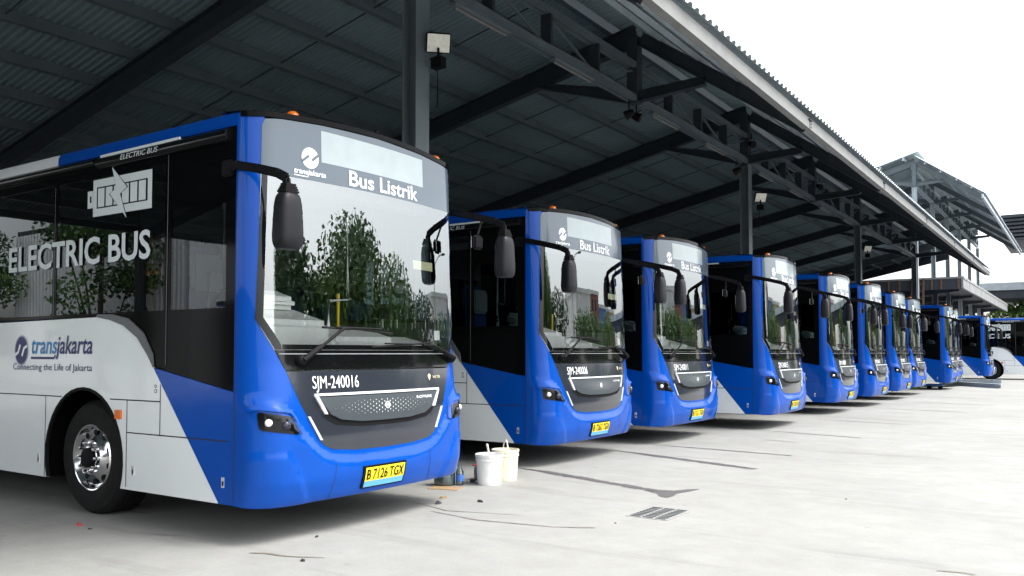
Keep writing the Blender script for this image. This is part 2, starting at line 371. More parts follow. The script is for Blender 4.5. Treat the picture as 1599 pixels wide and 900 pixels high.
def canopy(name, label, XT, dz, y0, y1, ya, nodes, cols, back, st, stl, purl, colm, sheet, sheetl, fasc, truss=True, tilt=0.215, aw0=None):
    root = empty(name, (XT, y0, 0)); tag(root, label, 'canopy')
    def P(x, y, z): return (x - XT, y - y0, z)
    L0 = -XT; zc = lambda L: 7.24 + dz - tilt * (L - L0)          # rafter axis
    za = lambda L: 5.10 + dz + (L - (L0 - 3.06)) * 0.70           # awning rafter axis
    LE = L0 - 3.06; LB = back
    bm = newbm()                                                  # main sheet
    off = 0.40
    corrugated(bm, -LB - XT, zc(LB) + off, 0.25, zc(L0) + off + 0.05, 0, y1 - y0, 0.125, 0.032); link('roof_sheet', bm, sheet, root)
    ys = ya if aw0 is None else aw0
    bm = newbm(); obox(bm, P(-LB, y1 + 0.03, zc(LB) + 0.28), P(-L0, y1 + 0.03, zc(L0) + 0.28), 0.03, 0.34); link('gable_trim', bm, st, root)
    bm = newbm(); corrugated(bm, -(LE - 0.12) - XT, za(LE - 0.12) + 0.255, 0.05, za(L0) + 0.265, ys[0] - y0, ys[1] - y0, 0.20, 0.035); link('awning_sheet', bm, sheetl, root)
    for y in nodes:
        if y <= y1:
            bm = newbm(); ibeam(bm, P(-LB, y, zc(LB)), P(-L0 + 0.05, y, zc(L0)), 0.17, 0.30, h1=0.36); link('rafter', bm, st, root)
        if ys[0] - 0.5 <= y <= ys[1] + 0.5:
            bm = newbm(); ibeam(bm, P(-L0 + 0.12, y, za(L0 - 0.12)), P(-LE, y, za(LE)), 0.16, 0.24); 
            for L in (L0 - 0.6, L0 - 1.3, L0 - 1.9): obox(bm, P(-L, y - 0.07, za(L) - 0.1), P(-L, y - 0.07, za(L) + 0.1), 0.02, 0.02, (1, 0, 0))
            link('awning_rafter', bm, st, root)
            bm = newbm(); ibeam(bm, P(-L0 + 0.1, y, 6.10 + dz), P(-L0 + 1.35, y, 6.16 + dz), 0.14, 0.20, h1=0.15); link('strut', bm, st, root)
            bm = newbm(); ibeam(bm, P(-L0 - 2.0, y, zc(L0 + 2.0) - 0.16), P(-L0 - 0.1, y, 6.13 + dz), 0.14, 0.10, h1=0.26); link('knee_brace', bm, st, root)
            bm = newbm(); box(bm, -0.10, 0.10, y - 0.11 - y0, y + 0.11 - y0, 5.98 + dz, 7.2 + dz); link('hanger_post', bm, st, root)
    L = L0 + 0.45
    while L < LB:
        bm = newbm(); zz = zc(L) + 0.30
        box(bm, -L - XT - 0.035, -L - XT + 0.035, 0, y1 - y0, zz - 0.10, zz + 0.07)
        box(bm, -L - XT - 0.075, -L - XT - 0.036, 0, y1 - y0, zz - 0.10, zz - 0.075); link('purlin', bm, purl, root); L += 1.09
    for i, L in enumerate((L0 - 0.55, L0 - 1.25, L0 - 1.95, L0 - 2.6)):
        bm = newbm(); zz = za(L) + 0.19
        obox(bm, P(-L, ys[0], zz), P(-L, ys[1], zz), 0.05, 0.09, (0.57, 0, 0.82)); link('awning_purlin', bm, stl, root)
    bm = newbm()
    box(bm, 3.02, 3.10, ys[0] - y0, ys[1] - y0 + 0.15, 5.06 + dz, 5.235 + dz); box(bm, 2.99, 3.02, ys[0] - y0, ys[1] - y0 + 0.15, 5.06 + dz, 5.075 + dz)
    for y in nodes:
        if ys[0] < y < ys[1]:
            for j in range(3): box(bm, 3.101, 3.106, y - y0 + 0.06, y - y0 + 0.10, 5.09 + dz + j * 0.05, 5.11 + dz + j * 0.05, 1)
            box(bm, 3.101, 3.104, y - y0 - 0.012, y - y0 + 0.012, 5.06 + dz, 5.235 + dz, 1)
    link('gutter', bm, [fasc, SEAM], root)
    if truss:
        a, b = ya
        for zz, nm in ((6.05, 'bottom_chord'), (6.66, 'top_chord')):
            bm = newbm()
            for dx in (-0.06, 0.06): box(bm, dx - 0.035, dx + 0.035, a - y0, b - y0, zz + dz - 0.05, zz + dz + 0.05)
            link(nm, bm, purl, root)
        n = round((b - a) / 1.525)
        for i in range(n + 1):
            y = a + i * (b - a) / n
            bm = newbm(); box(bm, -0.09, 0.09, y - y0 - 0.03, y - y0 + 0.03, 6.101 + dz, 6.609 + dz); link('truss_post', bm, st, root)
            if i < n:
                yb = a + (i + 1) * (b - a) / n; up_ = (i % 4) in (0, 3)
                bm = newbm(); obox(bm, P(XT, y + 0.05, (6.58 if not up_ else 6.13) + dz), P(XT, yb - 0.05, (6.13 if not up_ else 6.58) + dz), 0.035, 0.035, (1, 0, 0)); link('truss_brace', bm, purl, root)
    if truss and dz == 0:
        for dx, zz in ((0.085, 6.115), (-0.085, 6.72)):
            bm = newbm(); tube(bm, [P(XT + dx, y_, zz + 0.012 * math.sin(y_ * 1.7)) for y_ in [ya[0] + k * 0.61 for k in range(80)]], 0.014, 5); link('cable', bm, st, root)
    for y in cols:
        bm = newbm()
        for sx in (-1, 1): box(bm, sx * 0.10 - 0.009, sx * 0.10 + 0.009, y - y0 - 0.125, y - y0 + 0.125, 0, 5.98 + dz)
        box(bm, -0.0905, 0.0905, y - y0 - 0.006, y - y0 + 0.006, 0.03, 5.97 + dz)
        box(bm, -0.22, 0.22, y - y0 - 0.22, y - y0 + 0.22, 0.0, 0.03)
        link('column', bm, colm, root)
        if truss and back and XT > -6.9:
            bm = newbm(); box(bm, -LB - XT + 0.3, -LB - XT + 0.5, y - y0 - 0.1, y - y0 + 0.1, 0, zc(LB - 0.4) - 0.16); link('back_column', bm, st, root)
    # sag rods between purlins, staggered
    for j in range(len(nodes) - 1):
        for q in (0.33, 0.67):
            y = nodes[j] + (nodes[j + 1] - nodes[j]) * q
            if y > y1: continue
            bm = newbm(); tube(bm, [P(-L0 - 0.5, y, zc(L0 + 0.5) + 0.27), P(-LB + 0.2, y, zc(LB - 0.2) + 0.27)], 0.012, 5); link('sag_rod', bm, st, root)
    return root

nodes1 = [7.85 - 12.2 + 6.1 * k for k in range(0, 11)]
canopy('yard_canopy', 'long dark steel canopy with corrugated roof over the row of parked buses', -6.7, 0.0, -9.2, 57.0, (-4.35, 44.45), nodes1,  # near end stretched out of view to keep light off the bus side
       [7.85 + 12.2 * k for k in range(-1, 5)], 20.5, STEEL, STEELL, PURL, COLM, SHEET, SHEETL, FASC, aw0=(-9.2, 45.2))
nodes2 = [47.0 + 6.1 * k for k in range(0, 6)]
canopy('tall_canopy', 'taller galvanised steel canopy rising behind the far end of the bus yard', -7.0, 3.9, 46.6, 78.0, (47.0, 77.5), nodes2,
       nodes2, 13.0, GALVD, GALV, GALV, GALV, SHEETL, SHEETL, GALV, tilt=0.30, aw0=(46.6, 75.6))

# ------------------------------------------------------------------ the bus
RF, YA, RC = 6.0, 1.05, 0.25
A1 = math.asin(YA / RF); S1 = RF * A1; SCL = RC * (math.pi / 2 - A1); CX0 = -(RF - RF * math.cos(A1)) - RC * math.cos(A1); CY0 = YA - RC * math.sin(A1); HW = CY0 + RC
PZ = [(0.25, -0.05), (0.30, 0.0), (0.45, 0.05), (0.75, 0.07), (1.0, 0.06), (1.35, 0.02), (1.7, 0.0), (2.2, -0.02), (3.30, -0.06)]
CREASE = [(0, 0.585), (0.35, 0.59), (0.50, 0.60), (0.62, 0.625), (0.72, 0.67), (0.82, 0.75), (0.92, 0.86), (1.0, 0.96), (1.08, 1.03), (1.2, 1.075), (1.33, 1.09), (1.5, 1.09)]
def lerp_tab(t, x):
    if x <= t[0][0]: return t[0][1]
    for (a, b), (c, d) in zip(t, t[1:]):
        if x <= c: return b + (d - b) * (x - a) / (c - a)
    return t[-1][1]
def smooth(x): x = min(max(x, 0), 1); return x * x * (3 - 2 * x)
def plan(s):
    a = abs(s); sg = 1 if s >= 0 else -1
    if a <= S1: t = a / RF; return -(RF - RF * math.cos(t)), sg * RF * math.sin(t), math.cos(t), sg * math.sin(t)
    a -= S1
    if a <= SCL:
        t = A1 + a / RC; return CX0 + RC * math.cos(t), sg * (CY0 + RC * math.sin(t)), math.cos(t), sg * math.sin(t)
    a -= SCL; return CX0 - a, sg * HW, 0.0, float(sg)
def FR0(s, z):
    x, y, nx, ny = plan(s); d = lerp_tab(PZ, z)
    b = 0.045 * smooth((lerp_tab(CREASE, abs(s)) - z) / 0.13 + 0.5) * (1 - smooth((abs(s) - 1.30) / 0.08))
    # soft curved crease low on the bumper corner
    w = 0.018 * smooth((abs(s) - 0.80 - 0.5 * (z - 0.3)) / 0.05) * (1 - smooth((abs(s) - 1.28) / 0.1)) * smooth((0.72 - z) / 0.08)
    return Vector((x + d * max(nx, 0) ** 0.5 + b * nx + w * nx, y + (b + w) * ny * 0.3, z))
def FR(s, z):
    p = FR0(s, z); e = 0.03
    n = (FR0(s + e, z) - FR0(s - e, z)).cross(FR0(s, z + e) - FR0(s, z - e)).normalized()
    return p, n
def FRW(s, z):
    p, n = FR(s, z); return p, (n * 0.5 + Vector((0.5, 0, 0.012))).normalized()
def SIDE(sg):
    return lambda x, z: (Vector((x, sg * HW, z)), Vector((0, sg, 0)))
RS, LS = SIDE(-1), SIDE(1)
XB = CX0                                     # where the front cap meets the sides
LEN = 12.0
WX, WZ, AR = -2.42, 0.51, 0.63               # front axle
RX = -8.6                                    # rear axle

def mask_outline():
    half = [(0.0, 0.655), (0.35, 0.66), (0.60, 0.685), (0.68, 0.72), (0.72, 0.76), (0.80, 0.89), (0.89, 1.05), (1.005, 1.31), (1.23, 1.71), (1.20, 2.2), (1.165, 3.20), (1.14, 3.255)]
    top = [(1.0, 3.275), (0.6, 3.30), (0.0, 3.315)]
    r = half + top
    return r + [(-u, v) for u, v in reversed(r[1:-1])]
MASK = mask_outline()

def build_wheel(root, x, sg, dual=False):
    w = empty('wheel'); w.parent = root; w.location = (x, sg * (HW - 0.09), WZ)
    s = -sg
    bm = newbm(); prof = [(0.30, 0.0), (0.33, -0.012), (0.40, -0.015), (0.47, -0.005), (0.503, 0.025), (0.515, 0.05)]
    for k in range(5):
        y = 0.06 + k * 0.045; prof += [(0.516, y), (0.516, y + 0.030), (0.503, y + 0.034), (0.503, y + 0.041)]
    prof += [(0.515, 0.29), (0.49, 0.315), (0.40, 0.325), (0.30, 0.31)]
    lathe(bm, [(r, s * h) for r, h in prof], 56, 'y'); link('tyre', fin(bm), RUBBER, w, True, 30)
    bm = newbm(); lathe(bm, [(r, s * h) for r, h in ((0.302, 0.0), (0.295, -0.012), (0.285, -0.008), (0.278, 0.03), (0.262, 0.055), (0.20, 0.035), (0.165, 0.0), (0.155, -0.012), (0.105, -0.014), (0.10, -0.02), (0.0, -0.02))], 56, 'y'); link('rim', fin(bm), CHROME, w, True, 30)
    bm = newbm()
    for k in range(10):
        a = 2 * math.pi * (k + 0.5) / 10; cx, cz = 0.222 * math.cos(a), 0.222 * math.sin(a)
        lathe(bm, [(0.027, s * 0.035), (0.027, s * 0.028), (0.0, s * 0.030)], 12, 'y', (cx, 0.0, cz))
    link('vent_hole', fin(bm), BLACK, w)
    bm = newbm()
    for k in range(10):
        a = 2 * math.pi * k / 10; cx, cz = 0.132 * math.cos(a), 0.132 * math.sin(a)
        lathe(bm, [(0.018, s * -0.012), (0.018, s * -0.035), (0.013, s * -0.045), (0.013, s * -0.062), (0.0, s * -0.066)], 8, 'y', (cx, 0.0, cz))
    link('wheel_nut', fin(bm), CHROME, w, True, 40)
    bm = newbm(); lathe(bm, [(0.092, s * -0.015), (0.088, s * -0.055), (0.07, s * -0.065), (0.0, s * -0.06)], 24, 'y'); link('hub', fin(bm), BLACK, w, True, 40)
    return w

def arch_pts(cx, a0, a1, n=18, r=AR): return [(cx + r * math.cos(R(a0 + (a1 - a0) * i / n)), WZ + r * math.sin(R(a0 + (a1 - a0) * i / n))) for i in range(n + 1)]

def build_bus(bx, by):
    root = empty('electric_bus', (bx, by, 0))
    ZB, ZT = 0.295, 3.28
    dlo = math.degrees(math.asin((ZB - WZ) / AR))
    WTOP = 1.765
    for sg, fm in ((-1, RS), (1, LS)):
        fl = sg > 0
        # white lower side with wheel arches
        bm = newbm()
        poly = [(-0.51, ZB)] + [(-1.37, 1.315), (-1.45, 1.43), (-1.60, 1.575), (-1.80, 1.68), (-2.02, 1.735), (-2.23, WTOP), (-4.15, WTOP - 0.02), (-4.2, WTOP - 0.32), (-LEN + 0.1, 1.44), (-LEN + 0.1, ZB)]
        poly += list(reversed(arch_pts(RX, dlo, 180 - dlo))) + list(reversed(arch_pts(WX, dlo, 180 - dlo)))
        patch(bm, poly, fm, 0.0, 0.0, 0.02, fl); link('side_panel', bm, WHITE, root)
        # blue wedge between the white panel and the front cap
        bm = newbm(); patch(bm, [(-0.507, ZB), (XB - 0.002, ZB), (XB - 0.002, 1.15), (-1.37, 1.325)], fm, 0.0, 0.0, 0.02, fl); o = link('side_panel', bm, BLUE, root); o['label'] = 'blue wedge panel behind the front corner'
        # black band round the windows
        bm = newbm(); zt = 3.20
        for pl in ([(XB - 0.001, 1.155), (XB - 0.001, 1.80), (-1.20, 1.80), (-1.20, 1.31), (-1.37, 1.335)],
                   [(-1.203, 1.30 + 0.02), (-1.203, 1.80), (-2.20, 1.80), (-2.20, 1.772), (-2.02, 1.742), (-1.80, 1.687), (-1.60, 1.582), (-1.45, 1.437), (-1.37, 1.335)],
                   rect(-4.15, -2.2, 1.767, 1.80), [(-4.2, 1.45), (-4.2, 1.80), (-LEN + 0.1, 1.80), (-LEN + 0.1, 1.45)],
                   rect(-LEN + 0.1, XB - 0.001, 3.02, zt), rect(-0.46, XB - 0.001, 1.8, 3.02), rect(-1.25, -1.17, 1.8, 3.02), rect(-1.17, -0.46, 2.62, 3.02), rect(-3.0, -2.93, 1.8, 3.02),
                   rect(-4.22, -4.10, 1.8, 3.02), rect(-7.0, -6.9, 1.8, 3.02), rect(-LEN + 0.1, -LEN + 0.3, 1.8, 3.02)):
            patch(bm, pl, fm, -0.004, 0.0, 0.02, fl)
        link('window_band', bm, BANDB, root)
        for a, b, z0, z1 in ((-1.17, -0.46, 1.80, 2.62), (-2.93, -1.25, 1.80, 3.02), (-4.10, -3.0, 1.80, 3.02), (-6.9, -4.22, 1.80, 3.02), (-LEN + 0.3, -7.0, 1.80, 3.02)):
            bm = newbm(); patch(bm, rect(a, b, z0, z1), fm, -0.008, 0, 0, fl); link('side_window', bm, SIDEG, root)
        for x, hw, z0, z1 in ((-1.21, 0.004, 1.35, 3.18), (-4.16, 0.004, 1.45, 3.18), (-2.965, 0.003, 1.8, 3.0), (-6.95, 0.003, 1.8, 3.0)):
            bm = newbm(); patch(bm, rect(x - hw, x + hw, z0, z1), fm, 0.001, 0, 0, fl); link('glass_joint', bm, pmcache('joint', (0.10, 0.11, 0.12)), root)
        # slim glossy fin over the white shoulder
        bm = newbm(); patch(bm, [(-2.23, 1.768), (-2.02, 1.738), (-1.80, 1.683), (-1.60, 1.578), (-1.45, 1.433), (-1.365, 1.33), (-1.38, 1.44), (-1.52, 1.62), (-1.74, 1.745), (-1.98, 1.785), (-2.20, 1.79)], fm, 0.012, 0, 0.014, fl); link('shoulder_fin', bm, pmcache('fin', (0.10, 0.11, 0.115)), root)
        # rounded roof edge: blue forward, white aft
        for a, b, mt in ((-2.93, XB, BLUE), (-LEN, -2.933, WHITE)):
            bm = newbm(); prof = [(HW - 0.02, 3.20), (HW, 3.205), (HW, 3.27), (HW - 0.02, 3.31), (HW - 0.07, 3.335), (HW - 0.2, 3.345), (0.0, 3.37)]
            va = [bm.verts.new((a, sg * y, z)) for y, z in prof]; vb = [bm.verts.new((b, sg * y, z)) for y, z in prof]
            for i in range(len(prof) - 1): bm.faces.new((va[i], vb[i], vb[i + 1], va[i + 1]) if sg < 0 else (va[i + 1], vb[i + 1], vb[i], va[i]))
            link('roof_panel', bm, mt, root, True, 30)
        # overhead rail above the doors
        bm = newbm(); tube(bm, [(-LEN + 0.3, sg * (HW + 0.02), 3.15), (-2.25, sg * (HW + 0.02), 3.15)], 0.035, 10); tube(bm, [(-2.2, sg * (HW + 0.012), 3.13), (-0.40, sg * (HW + 0.012), 3.135)], 0.055, 12)
        link('roof_rail', bm, BLACKG, root, True, 40)
        bm = newbm(); obox(bm, (-2.12, sg * (HW + 0.055), 3.175), (-0.98, sg * (HW + 0.055), 3.18), 0.012, 0.022); link('rail_strip', bm, SLETTER, root)
        # panel gaps
        bm = newbm(); t = 0.006
        def hline(x0, x1, z0, z1=None): patch(bm, thick([(x0, z0), (x1, z0 if z1 is None else z1)], 0.010), fm, 0.002, 0, 0, fl)
        def vline(x, z0, z1): patch(bm, rect(x - 0.005, x + 0.005, z0, z1), fm, 0.002, 0, 0, fl)
        hline(-6.6, -2.78, 1.05); hline(-2.0, -1.27, 1.05); hline(-1.74, -0.40, 0.775); vline(-1.74, ZB + 0.02, 1.05); vline(-1.27, 0.775, 1.19); vline(-3.06, ZB, 1.05); vline(-4.15, ZB, 1.74); vline(-6.6, ZB, 1.4)
        link('panel_seam', bm, SEAM, root)
        for x in (-3.17, -1.64, -0.455, -4.3):
            bm = newbm(); patch(bm, rect(x - 0.017, x + 0.017, 0.42, 0.50), fm, 0.004, 0, 0.004, fl); patch(bm, rect(x - 0.006, x + 0.012, 0.435, 0.47), fm, 0.007, 0, 0, fl, 1); link('flap_latch', bm, [SILVER, BLACK], root)
        bm = newbm(); patch(bm, rect(-1.905, -1.815, 0.885, 0.96), fm, 0.016, 0, 0.016, fl); link('side_marker', bm, AMBER, root)
        # wheel arches
        for cx in (WX, RX):
            bm = newbm(); pts = arch_pts(cx, dlo, 180 - dlo, 24); y0, y1 = sg * (HW - 0.005), sg * 0.6
            va = [bm.verts.new((x, y0, z)) for x, z in pts]; vb = [bm.verts.new((x, y1, z)) for x, z in pts]
            for i in range(len(pts) - 1): bm.faces.new((va[i], va[i + 1], vb[i + 1], vb[i]))
            bm.faces.new(vb); link('wheel_well', bm, WELL, root)
            bm = newbm(); 
            rows = [[bm.verts.new((x, sg * (HW + d_), z)) for x, z in arch_pts(cx, dlo, 180 - dlo, 24, r_)] for r_, d_ in ((AR + 0.004, 0.0), (AR + 0.004, 0.006), (AR - 0.022, 0.006), (AR - 0.022, -0.02))]
            for ra, rb in zip(rows, rows[1:]):
                for i in range(24): bm.faces.new((ra[i], ra[i + 1], rb[i + 1], rb[i]))
            fin(bm); link('arch_lip', bm, BLACK, root)
            build_wheel(root, cx, sg)
        # markings: battery pictogram, big wording, wordmark, slogan
        if sg < 0:
            bm = newbm(); x0, x1, z0, z1 = -2.32, -1.43, 2.665, 2.995
            q = lambda u, v: (x0 + (x1 - x0) * u, z0 + (z1 - z0) * v)
            qr = lambda u0, u1, v0, v1, mi=0, off=0.004: patch(bm, [q(u0, v0), q(u1, v0), q(u1, v1), q(u0, v1)], fm, off, mi=mi)
            qr(0, 1, 0, 0.21); qr(0, 1, 0.79, 1); qr(0, 0.065, 0.21, 0.79); qr(0.93, 1, 0.21, 0.79)
            for i in range(6): qr(0.085 + i * 0.14, 0.085 + i * 0.14 + 0.115, 0.245, 0.755)
            qr(-0.10, -0.06, 0.25, 0.72); qr(-0.03, -0.004, 0.25, 0.72); qr(-0.06, -0.03, 0.25, 0.40); qr(-0.06, -0.03, 0.58, 0.72)
            bolt = [(0.33, 1.28), (0.594, 0.66), (0.48, 0.506), (0.594, -0.155), (0.30, 0.557), (0.415, 0.674)]
            cxb = sum(p[0] for p in bolt) / 6; cyb = sum(p[1] for p in bolt) / 6
            patch(bm, [q(cxb + (p[0] - cxb) * 1.12 , cyb + (p[1] - cyb) * 1.03) for p in bolt], fm, 0.006, mi=1); patch(bm, [q(*p) for p in bolt], fm, 0.008)
            link('battery_pictogram', bm, [SLETTER, BLACK], root)
            bm = newbm(); text(bm, 'ELECTRIC BUS', fm, -3.81, -1.44, 2.25, 0.235, 0.004, 0.022); link('side_lettering', bm, SLETTER, root)
            bm = newbm(); text(bm, 'ELECTRIC BUS', lambda u, v: (Vector((u, -HW - 0.068, v)), Vector((0, -1, 0))), -1.80, -1.26, 3.105, 0.045, 0.002, 0.0, 0.25); link('rail_lettering', bm, SLETTER, root)
            bm = newbm(); patch(bm, disc(-3.53, 1.475, 0.115, 0.13), fm, 0.004); patch(bm, disc(-3.53, 1.475, 0.128, 0.145) , fm, 0.003, mi=1)
            for sgn in (1, -1):
                patch(bm, thick([(-3.53 + sgn * 0.115, 1.475 + sgn * 0.045), (-3.53 + sgn * 0.055, 1.475 + sgn * 0.02), (-3.53 + sgn * 0.018, 1.475 - sgn * 0.055)], 0.028), fm, 0.006, mi=2)
            link('side_emblem', bm, [NAVY, pmcache('ring', (0.28, 0.31, 0.40)), WHITE], root)
            bm = newbm(); text(bm, 'trans', fm, -3.34, -2.875, 1.445, 0.165, 0.004, 0.014, 0.2)
            text(bm, 'jakarta', fm, -2.90, -2.285, 1.445, 0.165, 0.0045, 0.014, 0.2, 1); patch(bm, thick([(-3.345, 1.402), (-2.93, 1.402), (-2.905, 1.43)], 0.022), fm, 0.004, mi=1); link('side_wordmark', bm, [CYAN, NAVY], root)
            bm = newbm(); text(bm, 'Connecting the Life of Jakarta', fm, -3.68, -2.285, 1.288, 0.062, 0.004, 0.004); link('side_slogan', bm, pmcache('slogan', (0.06, 0.07, 0.17)), root)
            bm = newbm(); patch(bm, disc(-1.335, 1.135, 0.022, 0.016, 14), fm, 0.003); patch(bm, disc(-1.335, 1.135, 0.014, 0.010, 14), fm, 0.004, mi=1); patch(bm, disc(-1.338, 1.175, 0.018, 0.014, 14), fm, 0.003); patch(bm, disc(-1.338, 1.175, 0.011, 0.008, 14), fm, 0.004, mi=1); link('maker_badge', bm, [SEAM, WHITE], root)
    # front cap, cut away where the windscreen mask sits
    for sg in (-1, 1):
        bm = newbm(); m = [(u * 1.0, v) for u, v in MASK if u >= 0]      # right half of the opening, bottom to top
        m = sorted([p for p in MASK if p[0] >= 0], key=lambda p: p[1]); 
        edge = [p for p in m if p[1] < 3.27]
        low = [(0.0, 0.29), (0.6, 0.285), (1.0, 0.28), (1.25, 0.285), (1.404, 0.295), (1.404, 3.27), (1.35, 3.30), (1.15, 3.285)]
        poly = low + list(reversed(edge))
        poly = [(sg * u, v) for u, v in poly]
        patch(bm, poly, FR, 0.0, 0.045, 0.03); link('front_panel', bm, BLUE, root, True, 50)
    bm = newbm()
    patch(bm, thick([(-0.575, 0.585), (-0.61, 0.29)], 0.008), FR, 0.002, 0.05); patch(bm, thick([(0.575, 0.585), (0.61, 0.29)], 0.008), FR, 0.002, 0.05)
    for sg in (-1, 1): patch(bm, rect(*sorted((sg * 1.400, sg * 1.408)), 0.3, 3.2), FR, 0.002, 0.1)
    link('bumper_seam', bm, pmcache('seamb', (0.004, 0.03, 0.16)), root)
    # roof visor and cap
    bm = newbm()
    topz = lambda s: 3.262 + 0.055 * (1 - min(abs(s) / 1.2, 1) ** 2)
    up = [(-1.34 + 2.68 * i / 24) for i in range(25)]
    patch(bm, [(s, topz(s) + 0.002) for s in up] + [(s, topz(s) + 0.045) for s in reversed(up)], FR, 0.012, 0.05, 0.03)
    rim_ = [FR(s, topz(s) + 0.045)[0] + FR(s, 3.2)[1] * 0.012 for s in up]
    vv = [bm.verts.new(p) for p in rim_]; c0 = [bm.verts.new((-0.6, p.y * 0.98, max(3.345, p.z + 0.01))) for p in rim_]
    for i in range(24): bm.faces.new((vv[i], vv[i + 1], c0[i + 1], c0[i]))
    link('roof_visor', bm, BANDB, root, True, 40)
    for s in (-0.86, 0.95):
        bm = newbm(); p, n_ = FR(s, 3.3); lathe(bm, [(0.05, 0), (0.048, 0.02), (0.034, 0.036), (0.0, 0.04)], 14, 'z', (p.x - 0.05, p.y, topz(s) + 0.045)); link('marker_lamp', fin(bm), AMBER, root, True, 60)
    bm = newbm(); p = FR(0.12, 3.3)[0]; tube(bm, [(p.x - 0.12, p.y, 3.36), (p.x - 0.12, p.y, 3.40)], 0.012, 8); lathe(bm, [(0.0, -0.025), (0.022, -0.015), (0.026, 0), (0.022, 0.015), (0, 0.025)], 12, 'z', (p.x - 0.12, p.y, 3.42)); link('roof_camera', fin(bm), BLACK, root, True, 60)
    # windscreen glass, its black border, the grey lower mask
    CW0 = 1.475
    def inset(pl, d):
        return [(u - math.copysign(min(d, abs(u)), u) if abs(u) > 0.02 else u, v) for u, v in pl]
    sidep = [(1.089, CW0), (1.23, 1.71), (1.20, 2.2), (1.165, 3.20), (1.14, 3.255), (1.0, 3.275), (0.6, 3.30)]
    outl = sidep + [(0, 3.315)] + [(-u, v) for u, v in reversed(sidep)]
    bm = newbm(); patch(bm, outl, FRW, 0.004, 0.06, 0.0); ws = link('windscreen', bm, WSG, root, True, 60)
    bm = newbm()
    for sg in (-1, 1):
        pl = [(sg * u, v) for u, v in ((1.089, CW0), (1.23, 1.71), (1.20, 2.2), (1.17, 2.83), (1.125, 2.83), (1.15, 2.2), (1.17, 1.72), (1.04, 1.515), (1.03, CW0))]
        patch(bm, pl, FR, 0.0055, 0.06)
    patch(bm, rect(-1.03, 1.03, CW0, 1.515), FR, 0.0055, 0.06); link('windscreen_border', bm, BLACKG, root, True, 60)
    bm = newbm(); bpoly = [(-1.177, 2.83), (1.177, 2.83)] + sidep[3:] + [(0, 3.315)] + [(-u, v) for u, v in reversed(sidep[3:])]
    patch(bm, bpoly, FR, 0.0055, 0.06); link('sign_band', bm, BAND, root, True, 60)
    bm = newbm(); patch(bm, rect(-0.635, 0.64, 2.995, 3.255), FR, 0.007, 0.06); link('destination_display', bm, SIGN, root, True, 60)
    bm = newbm(); text(bm, 'Bus Listrik', FR, -0.35, 0.545, 2.853, 0.125, 0.010, 0.018); link('route_lettering', bm, LETTER, root)
    bm = newbm(); patch(bm, disc(-0.745, 3.01, 0.082, 0.085), FR, 0.008, 0.06)
    for sgn in (1, -1): patch(bm, thick([(-0.745 + sgn * 0.078, 3.01 + sgn * 0.035), (-0.745 + sgn * 0.014, 3.01 - sgn * 0.018)], 0.021), FR, 0.011, 0.06, mi=1)
    text(bm, 'transjakarta', FR, -0.90, -0.595, 2.872, 0.042, 0.010, 0.022, 0.2); patch(bm, thick([(-0.90, 2.855), (-0.77, 2.853)], 0.008), FR, 0.010); link('front_emblem', bm, [LETTER, BAND], root)
    bm = newbm(); patch(bm, [(-1.005, 1.318), (1.005, 1.318), (1.086, CW0 - 0.003), (-1.086, CW0 - 0.003)], FR, 0.002, 0.05, 0.02)
    link('cowl_panel', bm, BLACKG, root, True, 50)
    bm = newbm(); patch(bm, rect(-1.06, 1.06, 1.438, 1.446), FR, 0.010, 0.06, 0.008); link('cowl_strip', bm, pmcache('cstrip', (0.2, 0.21, 0.22)), root, True, 50)
    bm = newbm(); m = [p for p in MASK if p[1] < 1.30]; r_ = sorted([p for p in m if p[0] >= 0], key=lambda p: (p[1], p[0])); l_ = [(-u, v) for u, v in reversed(r_) if u > 0]
    patch(bm, r_ + [(1.0, 1.306), (-1.0, 1.306)] + l_, FR, 0.003, 0.045, 0.02); link('front_mask', bm, MASKG, root, True, 50)
    # grille with its light strip
    def pocket(zt, zb, w0, w1, e=0.0):
        h = [(0, zb), (0.30, zb + 0.004), (w1 - 0.10, zb + 0.03), (w1, zb + 0.075), (w0, zt)]
        return h + [(-u, v) for u, v in reversed(h[1:])]
    bm = newbm(); patch(bm, pocket(1.13, 0.845, 0.775, 0.655), FR, 0.006, 0.06, 0.004); link('grille_recess', bm, BLACK, root, True, 50)
    bm = newbm(); patch(bm, pocket(1.100, 0.885, 0.735, 0.62), FR, 0.022, 0.045, 0.016); g = link('grille', bm, GRILLE, root, True, 50)
    bm = newbm(); patch(bm, [(-0.77, 1.108), (0.77, 1.108), (0.765, 1.128), (-0.765, 1.128)], FR, 0.026, 0.06, 0.018)
    for sg in (-1, 1): patch(bm, [(sg * 0.768, 1.107), (sg * 0.737, 1.107), (sg * 0.655, 0.965), (sg * 0.682, 0.965)], FR, 0.026, 0.06, 0.018)
    for sg in (-1, 1): patch(bm, [(sg * 0.815, 0.955), (sg * 0.835, 0.955), (sg * 0.722, 0.765), (sg * 0.700, 0.765)], FR, 0.012, 0.06, 0.01)
    link('light_strip', bm, STRIP, root, True, 50)
    bm = newbm()
    for r in range(7):
        for c in range(-17, 18):
            if (r + c) % 2: continue
            u = c * 0.034; v = 1.005 + (r - 3) * 0.017; d = 1 - abs(c) / 18.5 - abs(r - 3) * 0.10
            if d < 0.08: continue
            a = 0.0085 * d ** 0.7 + 0.001
            patch(bm, [(u - a * 0.55, v), (u, v - a), (u + a * 0.55, v), (u, v + a)], FR, 0.0245)
    patch(bm, disc(0, 1.008, 0.03, 0.03, 20) , FR, 0.025); patch(bm, disc(0, 1.008, 0.021, 0.021, 20), FR, 0.026, mi=1); patch(bm, disc(0, 1.008, 0.012, 0.012, 20), FR, 0.027)
